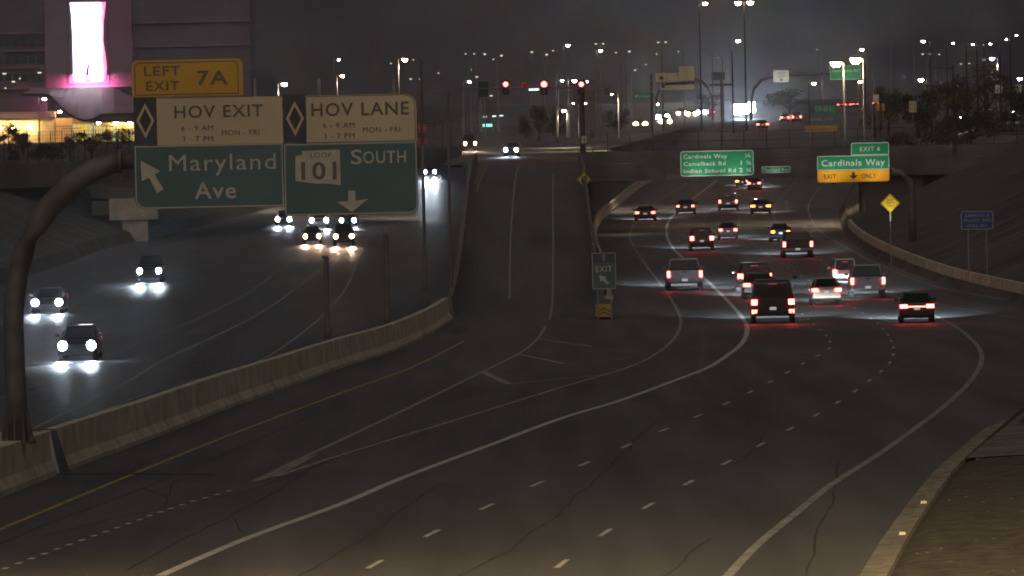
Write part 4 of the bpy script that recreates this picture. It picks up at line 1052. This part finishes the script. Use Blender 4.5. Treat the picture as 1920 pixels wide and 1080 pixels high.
o, hz, s = sgn(1585, 136, 58, 27, 860, 'sign_green2', 'far green sign behind the pair of very bright warm lamps', [('Camelback Rd', 0, 4, 6, 50)], bm='sign_white2', post=False, name='guide_sign')
MB().tube([(2.2, .2, 0), (2.2, .2, hz+.8)], .16, 8).build('post', 'steel_brown', o)
light('sign_fill_beam', 'SPOT', (0, -2.6, hz-2.2), 260, (1, .93, .8), o, (R(90+33), 0, 0), .1, spot_size=R(100), spot_blend=.8)  # light added to lift the green panel
MB().box((0, -2.7, hz-2.28), (.25, .15, .12)).build('floodlight', 'dark_metal', o); MB().tube([(0, .1, hz-.8), (0, -2.7, hz-2.3)], .02, 4).build('fill_bracket', 'dark_metal', o)  # made-up fixture that holds the added light
D7 = 1010; c7 = at(1538, 222, D7); s = FPX/D7
o = empty('exit_sign', Vector((c7.x, D7, prof(D7))), 'far dim exit sign with green tab, dark body and yellow bar beyond the overpass fence', 'road sign'); hz = c7.z-prof(D7)
for nm, m, dx, dz, w, h, t_, tm, tw in (('exit_tab', 'sign_green2', 10, 18, 40, 13, 'EXIT 5', 'sign_white2', 22), ('guide_panel', 'sign_green', 0, -1, 62, 24, 'Camelback Rd', 'legend', 46), ('exit_only_panel', 'sign_yellow', 1, -19, 61, 11, 'EXIT ONLY', 'ink', 44)):
    panel(nm, m, o, dx/s, hz+dz/s, w/s, h/s, (.05,)*4, 0, .05); text(t_, 6/s, tm, o, dx/s, hz+dz/s, width=tw/s, bold=.01)
for xx in (-1.4, 1.8): MB().tube([(xx, .15, 0), (xx, .15, hz+.3)], .08, 6).build('post', 'steel', o)
sgn(1711.5, 200, 14, 21, 820, 'sign_white', 'pale sign with four route glyphs before the dark trees', [('85', -3, 5, 5, 4), ('35', 3, 5, 5, 4), ('5', -3, -4, 5, 4), ('3', 3, -4, 5, 4)], tm='sign_green')
sgn(1872.5, 167, 13, 15, 820, 'sign_white2', 'white square turn arrow sign under the olive tree', [], tm='ink')
o, hz, s = sgn(1910, 166, 12, 15, 820, 'sign_white2', 'white square merge sign at the edge of the view under the blue light', [('Y', 0, 0, 8, 7)], tm='ink')
sgn(1642.5, 185, 11, 16, 860, 'sign_white', 'pale route marker beside the red lamp of a far car', [('101', 0, 0, 5, 8)], tm='ink')
sgn(1646, 201, 7, 13, 855, 'sign_yellow', 'narrow yellow plate below the pale route marker', [], tm='ink'); sgn(1656, 201, 6, 13, 855, 'sign_yellow', 'narrow yellow plate on its own post next to the marker', [], tm='ink')
sgn(1618, 204, 8, 8, 855, 'sign_white', 'tiny pale plate low near the queue of red lamps', [])
sgn(1111, 251, 10, 16, 700, 'concrete_dark', 'small grey sign back beside the signal post', [], gz=6.2)
for y, lb in ((240, 'red do not enter sign, upper of two beside the big sign'), (265, 'red wrong way sign, lower of two beside the big sign')):
    o, hz, s = sgn(791.5, y, 18, 17 if y < 250 else 14, 730, 'sign_red', lb, [('DO NOT', 0, 5, 3, 14), ('ENTER', 0, -5.5, 3, 12)] if y < 250 else [('WRONG', 0, 3, 3.4, 14), ('WAY', 0, -3, 3.4, 10)], tm='legend', gz=6.2, r=.02)
    if y < 250: flat('legend', o, [(-7/s, hz-1.2/s), (7/s, hz-1.2/s), (7/s, hz+1.2/s), (-7/s, hz+1.2/s)], name='bar')
# backs of signs facing the other way
def signback(x0, y0, x1, y1, d): return at((x0+x1)/2, (y0+y1)/2, d), (x1-x0)/(FPX/d), (y1-y0)/(FPX/d)
o = empty('sign_gantry', Vector((at(1265, 200, 790).x, 790, 7.4)), 'yellowish backs of overhead signs on a curved truss support', 'sign gantry')
for (x0, y0, x1, y1) in ((1229, 137, 1250, 153), (1251, 137, 1272, 153), (1272.5, 124, 1287, 151), (1287.5, 124, 1302, 151), (1237, 160, 1262, 168), (1263, 160, 1302, 168)):
    c, w, h = signback(x0, y0, x1, y1, 790); q = c-o.location; MB().box((q.x, 0, q.z), (w-.03, .06, h)).build('sign_back', 'plywood', o)
for pth in ([(1228, 225), (1230, 185), (1237, 166), (1252, 157), (1302, 155)], [(1302, 149), (1315, 152), (1326, 163), (1335, 182), (1337, 225)]):
    MB().tube([at(x, y, 790.4)-o.location for x, y in pth], .13, 8).build('support_tube', 'steel_brown', o)
for xx in (1240, 1243): 
    c, w, h = signback(xx-3, 143, xx+3, 149, 789.8); q = c-o.location; MB().box((q.x, -.1, q.z-(xx-1240)*.3), (w, .1, h)).build('control_box', 'dark_metal', o)
o = empty('sign_gantry', Vector((at(1346, 200, 1000).x, 1000, 7)), 'dimmer far sign back behind the curved truss support', 'sign gantry')
c, w, h = signback(1334, 135, 1359, 150, 1000); q = c-o.location; MB().box((q.x, 0, q.z), (w, .06, h)).build('sign_back', 'bridge', o)
c, w, h = signback(1330, 157, 1375, 161, 1000); q = c-o.location; MB().box((q.x, 0, q.z), (w, .1, h)).build('truss', 'bridge', o); MB().tube([(q.x, .1, -2), (q.x, .1, q.z+1)], .15, 6).build('post', 'steel_brown', o)
for w3, xa, xb, ya, d in ((1, 906, 923, 235, 1000),): pass
c = at(914, 235, 1000); o = empty('canopy_light', Vector((c.x, 1000, c.z)), 'short teal glowing tube over the approach street', 'light'); MB().box((0, 0, 0), (1.25, .2, .38)).build('tube', 'teal_tube', o); MB().tube([(0, .2, -4), (0, .2, .3)], .06, 5).build('post', 'dark_metal', o)
c = at(924, 218, 1050); o = empty('canopy_light', Vector((c.x, 1050, c.z)), 'broken row of white strip lights above the teal tube', 'light')
for dx, ww in ((-1.1, .6), (.2, .55), (1.1, .7)): MB().box((dx, 0, dx*.05), (ww, .2, .13)).build('strip', 'lens_dim' if dx < 0 else 'white_tube', o)
MB().tube([(0, .2, -6), (0, .2, .3)], .06, 5).build('post', 'dark_metal', o)
# vertical billboard mast seen right of the signals
o = empty('wall_block', Vector((at(1080, 200, 1100).x, 1100, 7)), 'plain brownish building block behind the signal post', 'building')
c, w, h = signback(1075, 165, 1116, 215, 1100); q = c-o.location; MB().box((q.x, 3, q.z-1), (w, 6, h+4)).build('wall', 'bridge', o)
MB().box((q.x, 3, q.z+h/2+1.1), (w+.3, 6.3, .25)).build('roof', 'concrete_dark', o)
MB().box((q.x-.6, -.04, q.z-.2), (.9, .08, 1.2)).build('window', 'glass', o)

# ------------------------------------------------------------ arena building with the video wall
BD = 1000; bs = FPX/BD
o = empty('arena_building', Vector((at(100, 180, BD).x, BD, 7)), 'huge dark arena front with faint storey lines and a purple tinted tower', 'building'); bo = o.location
def bx(name, x0, y0, x1, y1, d, m, par, org, th=1.0, **kw):
    a = at(x0, (y0+y1)/2, d); b = at(x1, (y0+y1)/2, d); c, e_ = at((x0+x1)/2, y0, d), at((x0+x1)/2, y1, d)
    q = (a+b)/2-org
    ob = MB().box((q.x, d-org.y+th/2, (c.z+e_.z)/2-org.z), (b.x-a.x, th, c.z-e_.z)).build(name, m, par)
    return ob
M['purple_wall'] = mat('purple_cladding', (.27, .17, .21), .6, .1, var=.06, scale=.3)
M['dark_wall'] = mat('dark_cladding', (.15, .11, .14), .7, var=.12, scale=.2)
M['cream_wall'] = mat('cream_render', (.45, .34, .20), .8, var=.1, scale=.4)
M['roof_pink_lit'] = mat('pink_lit_membrane', (.40, .22, .31), .5, var=.05, scale=.3)  # pink light of the screen put into the membrane colour
bx('wall', -160, -60, 86, 300, BD+1, 'dark_wall', o, bo, 20)
bx('wall', 246, -60, 470, 300, BD+1.5, 'dark_wall', o, bo, 20)
bx('tower', 84, -60, 247, 164, BD, 'purple_wall', o, bo, 12)
for yy in (62, 95, 127, 166): bx('ledge', -160, yy, 84, yy+3, BD+.4, 'purple_wall', o, bo, .7)
for yy in (40, 85, 130): bx('ledge', 247, yy, 470, yy+2, BD+1, 'purple_wall', o, bo, .7)
rr = random.Random(5)
for i in range(6):
    for yy in (72, 104, 137): bx('window', -5+i*15, yy, 5+i*15, yy+14, BD+.85, 'glass', o, bo, .3)
for (x, y, w) in ((8, 138, 7), (74, 136, 7), (25, 153, 6), (10, 165, 3), (37, 147, 3)): bx('window_light', x-w/2, y-1, x+w/2, y+1.5, BD+.3, 'lens_dim', o, bo, .2)
scr = empty('video_screen', Vector((at(166, 80, BD).x, BD-.3, at(166, 80, BD).z)), 'tall glowing pink white video screen on the purple arena tower', 'screen'); so_ = scr.location
m = bpy.data.materials.new('screen_glow'); m.use_nodes = True; n, l = nt(m); n.clear()
ou = n.new('ShaderNodeOutputMaterial'); em = n.new('ShaderNodeEmission'); tc = n.new('ShaderNodeTexCoord'); sx = n.new('ShaderNodeSeparateXYZ'); rp = n.new('ShaderNodeValToRGB')
l.new(tc.outputs['Object'], sx.inputs[0]); mr = n.new('ShaderNodeMapRange'); mr.inputs[1].default_value = -2.45; mr.inputs[2].default_value = 2.45
no = n.new('ShaderNodeTexNoise'); no.inputs['Scale'].default_value = .4; ad = n.new('ShaderNodeMath'); ad.operation = 'MULTIPLY_ADD'; ad.inputs[1].default_value = .16
l.new(sx.outputs[0], mr.inputs[0]); l.new(tc.outputs['Object'], no.inputs[0]); l.new(no.outputs[0], ad.inputs[0]); l.new(mr.outputs[0], ad.inputs[2]); l.new(ad.outputs[0], rp.inputs[0])
cr = rp.color_ramp; cr.elements[0].position = 0.03; cr.elements[0].color = (.35, .16, .9, 1); cr.elements[1].position = 1.0; cr.elements[1].color = (.9, .12, .3, 1)
e_ = cr.elements.new(.14); e_.color = (1, .86, 1, 1); e_ = cr.elements.new(.85); e_.color = (1, .8, .95, 1)
l.new(rp.outputs[0], em.inputs[0]); em.inputs[1].default_value = 4.5; l.new(em.outputs[0], ou.inputs[0]); M['screen'] = m
sc_px = [(131, 5), (198, 4), (194, 40), (193, 75), (197, 100), (200, 125), (199, 150), (190, 153), (172, 152), (165, 148), (159, 151), (142, 153), (138, 148), (137, 110), (136, 70), (134, 30)]
P = [at(x, y, BD-.3)-so_ for x, y in sc_px]
MB().prism([(p.x, p.z) for p in P][::-1], -.05, .05).build('lit_screen', 'screen', scr)
M['screen_fig'] = mat('screen_figure', (.05, .04, .06), .5, emit=(.25, .18, .75), estr=.35)
P = [at(x, y, BD-.37)-so_ for x, y in [(169, 110), (167, 125), (166, 140), (168, 149), (164, 151), (159, 148), (161, 138), (164, 124)]]
MB().prism([(p.x, p.z) for p in P][::-1], -.14, -.08).build('dark_figure', 'screen_fig', scr)
bx('screen_frame', 127, 2, 203, 157, BD-.2, 'dark_wall', scr, so_, .15)
light('screen_wash', 'AREA', (0, -.5, -4.6), 3600, (1, .20, .48), scr, (R(38), 0, 0), shape='RECTANGLE', size=4.4, size_y=3.0)
# curving canopy
cano = empty('canopy', Vector((bo.x, 930, 7.4)), 'swooping pale canopy roof washed pink below the video screen', 'canopy'); co = cano.location
front = [(40, 176), (70, 176), (92, 177), (103, 188), (115, 201), (130, 213), (145, 221), (160, 225), (175, 222), (190, 214), (215, 213), (250, 212), (300, 211)]
back = [(60, 166), (80, 166), (96, 166), (110, 166), (120, 165.5), (135, 165.5), (150, 165), (162, 165), (175, 164.6), (190, 164.5), (213, 164), (250, 183), (300, 182)]
F = [at(x, y, 925)-co for x, y in front]; B = [at(x, y, 990)-co for x, y in back]
mb = MB()
for i in range(len(F)-1):
    for k in range(4):
        f = lambda a, b, t: a.lerp(b, t)
        mb.quad(f(F[i], B[i], k/4), f(F[i+1], B[i+1], k/4), f(F[i+1], B[i+1], (k+1)/4), f(F[i], B[i], (k+1)/4))
ob = mb.build('roof_membrane', 'roof_pink_lit', cano)
mb = MB(); dn = Vector((0, 0, -.28))
for i in range(len(F)-1): mb.quad(F[i]+Vector((0, -.15, .05)), F[i+1]+Vector((0, -.15, .05)), F[i+1]+dn+Vector((0, -.15, 0)), F[i]+dn+Vector((0, -.15, 0)))
mb.build('fascia', 'dark_metal', cano)
# lobby
LD = 940
lob = empty('lobby_building', Vector((bo.x, LD, 7.4)), 'low lobby with cream walls and yellow lit windows under the canopy', 'building'); lo = lob.location
bx('wall', -120, 222, 300, 300, LD+.5, 'cream_wall', lob, lo, 6)
bx('roof', -120, 211, 104, 222, LD-1, 'purple_wall', lob, lo, 8)
for x0, x1 in ((-20, 12), (12, 38), (38, 74), (74, 104)): bx('wall_panel', x0+.5, 226, x1-.5, 285, LD+.2, 'cream_wall', lob, lo, .3)
M['win_yellow'] = mat('lit_window_glow', (.1, .08, .03), .4, var=.3, scale=1.2, emit=(1, .66, .12), estr=.85)
M['wall_glow_orange'] = mat('lit_wall_glow', (.2, .12, .05), .5, emit=(1, .46, .14), estr=.50)  # glow standing in for lamplight on the orange wall
M['win_pale'] = mat('pale_window_glow', (.1, .1, .06), .4, emit=(1, .88, .40), estr=.62)
bx('window', 105, 222, 136, 290, LD-.3, 'wall_glow_orange', lob, lo, .3)  # orange wall section, its lamplight given as glow
rr = random.Random(9)
x = 137
while x < 250:
    w = rr.choice((6, 7, 8.5)); bx('window', x, 233 if x < 168 else 236, x+w-.8, 292, LD-.3, rr.choice(('win_yellow', 'win_yellow', 'win_pale')), lob, lo, .2); x += w
bx('mullion', 105, 236, 136, 237.2, LD-.6, 'dark_metal', lob, lo, .2)
for x_, y_, dx_ in ((16, 244, 14), (50, 244, 12), (134, 240, 18), (218, 236, 14), (200, 236, 10)):
    bx('sunshade', x_-dx_, y_, x_+dx_, y_+1.1, LD-2, 'dark_metal', lob, lo, .6); bx('sunshade_post', x_-.6, y_, x_+.6, 292, LD-2, 'dark_metal', lob, lo, .2)
for (x, y, e) in ((-2, 240, 900), (25, 240, 1500), (55, 238, 1500), (218, 231, 500), (243, 231, 500), (112, 210, 700)):
    p = at(x, y, LD-.5)-lo; h = MB().box((p.x, p.y, p.z), (.42, .25, .25)).build('wall_lamp', 'lens_warm', lob); light('wall_lamp_light', 'POINT', (p.x, p.y-.8, p.z-.2), e*.22, (1, .72, .28), h, radius=.2)
bx('soffit', 168, 216, 300, 229, LD-1.6, 'dark_wall', lob, lo, 3)

# ------------------------------------------------------------ trees and shrubs
_leafm = {}
def crown_mesh(key, n, size, m, seed, flatk=.75):
    if key in _leafm: return _leafm[key]
    r_ = random.Random(seed); mb = MB(); cl = []
    for i in range(15):
        a = r_.uniform(0, 6.28); q = r_.uniform(.1, .78); cl.append((Vector((math.cos(a)*q, math.sin(a)*q, r_.uniform(-.55, .75)*flatk)), r_.uniform(.20, .46)))
    for i in range(n):
        c, rad = r_.choice(cl); d = Vector((r_.gauss(0, 1), r_.gauss(0, 1), r_.gauss(0, 1))).normalized()*rad*(r_.random()**.35); p = c+d
        s = size*r_.uniform(.6, 1.5); u = Vector((r_.gauss(0, 1), r_.gauss(0, 1), r_.gauss(0, 1))).normalized(); v = u.cross(Vector((r_.gauss(0, 1), r_.gauss(0, 1), r_.gauss(0, 1)))).normalized()
        mb.tri(p-u*s, p+u*s*.8+v*s*.5, p-v*s*.7)
    me = bpy.data.meshes.new(key); me.from_pydata(mb.v, [], mb.f); me.materials.append(M[m]); _leafm[key] = me; return me
def tree(x, y, d, w_px, h_px, label, variant=0, m='leaf', gz=7.4, group=None, name='tree'):
    """x, y = crown centre in the photo"""
    s = FPX/d; c = at(x, y, d); o = empty(name, Vector((c.x, d, gz)), label, 'shrub' if name == 'shrub' else 'tree', group)
    me = crown_mesh(f'crown_{m}_{variant}', 2600, .055, m, 40+variant)
    cr_ = bpy.data.objects.new('crown', me); COL.objects.link(cr_); cr_.parent = o; cr_.location = (0, 0, c.z-gz); cr_.scale = (w_px/s/2, w_px/s/2.4, h_px/s/1.7); cr_.rotation_euler = (0, 0, variant*1.3+x*.01)
    H = c.z-gz; rw = w_px/s
    MB().tube([(0, 0, -1), (.1, 0, H*.45), (-.05, .1, H*1.0)], [.03*rw+.05, .02*rw+.04, .03], 7).build('trunk', 'bark', o)
    for k in range(4):
        a = k*1.6+variant; MB().tube([(.05, 0, H*.4), (math.cos(a)*rw*.16, math.sin(a)*rw*.16, H*.8), (math.cos(a)*rw*.3, math.sin(a)*rw*.3, H*1.05)], [.015*rw+.03, .012*rw+.02, .015], 5).build('limb', 'bark', o)
    return o
TR = 'trees beyond the outer bank'
M['leaf_lamplit'] = mat('lamplit_leaf', (.10, .092, .02), .8, var=.4, scale=.6)  # yellow lamplight on the crowns put into the leaf colour
for i, (x, y, d, w, h, m, lb) in enumerate([
    (1850, 160, 900, 110, 76, 'leaf_lamplit', 'olive rounded tree lit from above beneath the blue white light'), (1790, 175, 860, 120, 85, 'leaf_lamplit', 'olive green broad tree beside the dark utility pole'), (1720, 205, 840, 120, 90, 'leaf', 'dark tree behind the pale glyph sign'),
    (1665, 200, 900, 80, 80, 'leaf', 'dark tree left of the wide white lamp, behind the yellow plates'), (1900, 210, 820, 110, 100, 'leaf', 'dark tree at the view edge under the white square signs'), (1830, 235, 780, 130, 90, 'leaf', 'big near black tree between two small low lamps'),
    (1760, 250, 760, 110, 80, 'leaf', 'dark lower tree in front of the broad olive tree'), (1885, 275, 740, 120, 90, 'leaf2', 'brownish bush mass low at the view edge above the overpass'), (1800, 290, 720, 110, 60, 'leaf2', 'brownish bare bush above the dark bank near the overpass end'),
    (1695, 270, 730, 90, 60, 'leaf2', 'dark bush behind the end of the overpass fence'), (1640, 230, 880, 60, 50, 'leaf', 'small dark tree just right of the far queue of red lamps'),
    (1010, 225, 900, 60, 60, 'leaf', 'dim tree behind the mast arm, under the middle red signal'), (1045, 230, 880, 60, 60, 'leaf', 'dim tree next to the greenish lamp'), (985, 235, 950, 40, 50, 'leaf2', 'small dim tree under the white lit street plate'), (1160, 225, 1000, 70, 50, 'leaf', 'dim tree behind the pale glowing pole'), 
    (1330, 190, 1500, 90, 34, 'leaf2', 'far dark tree clump behind the curved truss support'), (1480, 185, 1400, 120, 36, 'leaf2', 'far dark trees below the white carpool sign'), (700, 210, 1100, 120, 80, 'leaf2', 'dark tree mass hidden mostly by the big sign')]):
    tree(x, y, d, w, h, lb, i % 4, m, group=TR)
for i, (x, y, d, w, h, lb) in enumerate([(16, 252, 720, 60, 44, 'dark bare branched tree at the edge before the lobby'), (42, 262, 718, 44, 40, 'dark shrubby tree beside the white lamp pole before the lobby'), (170, 262, 705, 90, 36, 'loose shrub seen through the fence before the yellow windows'), (220, 258, 720, 70, 36, 'loose shrub against the yellow windows near the big sign'), (130, 268, 700, 50, 30, 'low shrub behind the fence right of the dark box hedge')]):
    tree(x, y, d, w, h, lb, i % 4, 'leaf2', gz=6.6, group='shrubs behind the overpass fence', name='shrub' if i > 1 else 'tree')
for x0, x1, y0, y1, lb in ((57, 112, 266, 296, 'dark clipped box hedge behind the fence below the lobby'), (16, 34, 278, 298, 'small dark clipped hedge behind the fence at the view edge')):
    d = 690; a = at(x0, y1, d); b = at(x1, y0, d); me = crown_mesh('hedge', 3000, .07, 'leaf2', 77)
    o = bpy.data.objects.new('hedge', me); COL.objects.link(o); o.location = ((a.x+b.x)/2, d, (a.z+b.z)/2-.2); o.scale = ((b.x-a.x)*.62, 1, (b.z-a.z)*.75); tag(o, lb, 'hedge', 'clipped hedges behind the overpass fence')
# utility pole in the trees
c = at(1787, 124, 640); o = empty('utility_pole', Vector((c.x, 640, 7.0)), 'dark utility pole with a crossarm standing before the olive trees', 'pole'); H = c.z-7
MB().tube([(0, 0, -.5), (0, 0, H)], [.16, .1], 8).build('shaft', 'bark', o); MB().tube([(-1.7, 0, H-.1), (.1, 0, H-.2)], .06, 6).build('crossarm', 'bark', o)

# ------------------------------------------------------------ roadside lamps that light the near road (out of view)
def road_lamp(x, y, z0, H, e, col, label, aim=0):
    o = empty('street_lamp', (x, y, z0), label, 'lamp post', 'roadside sodium lamps')
    MB().tube([(0, 0, 0), (0, 0, H)], [.14, .09], 8).build('pole', 'steel', o); sgn_ = -1 if x > 0 else 1
    MB().tube([(0, 0, H-.2), (sgn_*1.2, 0, H+.3), (sgn_*2.6, 0, H+.3)], .06, 6).build('arm', 'steel', o)
    hd = MB().box((sgn_*2.9, 0, H+.28), (.8, .34, .18), None, .8).build('lamp_head', 'steel', o); MB().box((sgn_*2.9, 0, H+.15), (.6, .26, .08)).build('lens', 'lens_warm', hd)
    light('lamp_light', 'SPOT', (sgn_*2.9, 0, H+.05), e, col, hd, (R(aim), 0, 0), .25, spot_size=R(42 if aim else 164), spot_blend=.7)
road_lamp(16, 78, 3.6, 21, 440000, (1, .76, .42), 'tall sodium street lamp beside the near dirt verge, out of view', aim=62)
road_lamp(-16, 128, 3.4, 13, 12000, (1, .68, .36), 'sodium street lamp beside the near oncoming lanes, out of view')
for x, y in ((10, 645), (18, 654), (26, 645), (33, 654)):  # unseen lights added to fill the shadow below the deck
    o = empty('underpass_fill', (x, y, 4.55), 'added fill light under the overpass deck, '+{10: 'over the carpool lane', 18: 'over the inner lane', 26: 'over the middle lane', 33: 'over the outer shoulder'}[x], 'light')
    MB().box((0, 0, 0), (.5, .3, .14)).build('housing', 'dark_metal', o); light('deck_fill_light', 'SPOT', (0, 0, -.15), 260, (1, .82, .48), o, (0, 0, 0), .15, spot_size=R(160), spot_blend=.5)

# ------------------------------------------------------------ thin night haze
hz_m = bpy.data.materials.new('haze'); hz_m.use_nodes = True; n, l = nt(hz_m); n.clear()
ou = n.new('ShaderNodeOutputMaterial'); pv = n.new('ShaderNodeVolumePrincipled'); pv.inputs['Color'].default_value = (.9, .9, .95, 1); pv.inputs['Density'].default_value = .0002; pv.inputs['Anisotropy'].default_value = .88
l.new(pv.outputs[0], ou.inputs['Volume'])
hb_ = MB().box((0, 2990, 17.5), (9000, 6400, 45)).build('haze', hz_m, None, kind='stuff')
sc.cycles.volume_bounces = 0
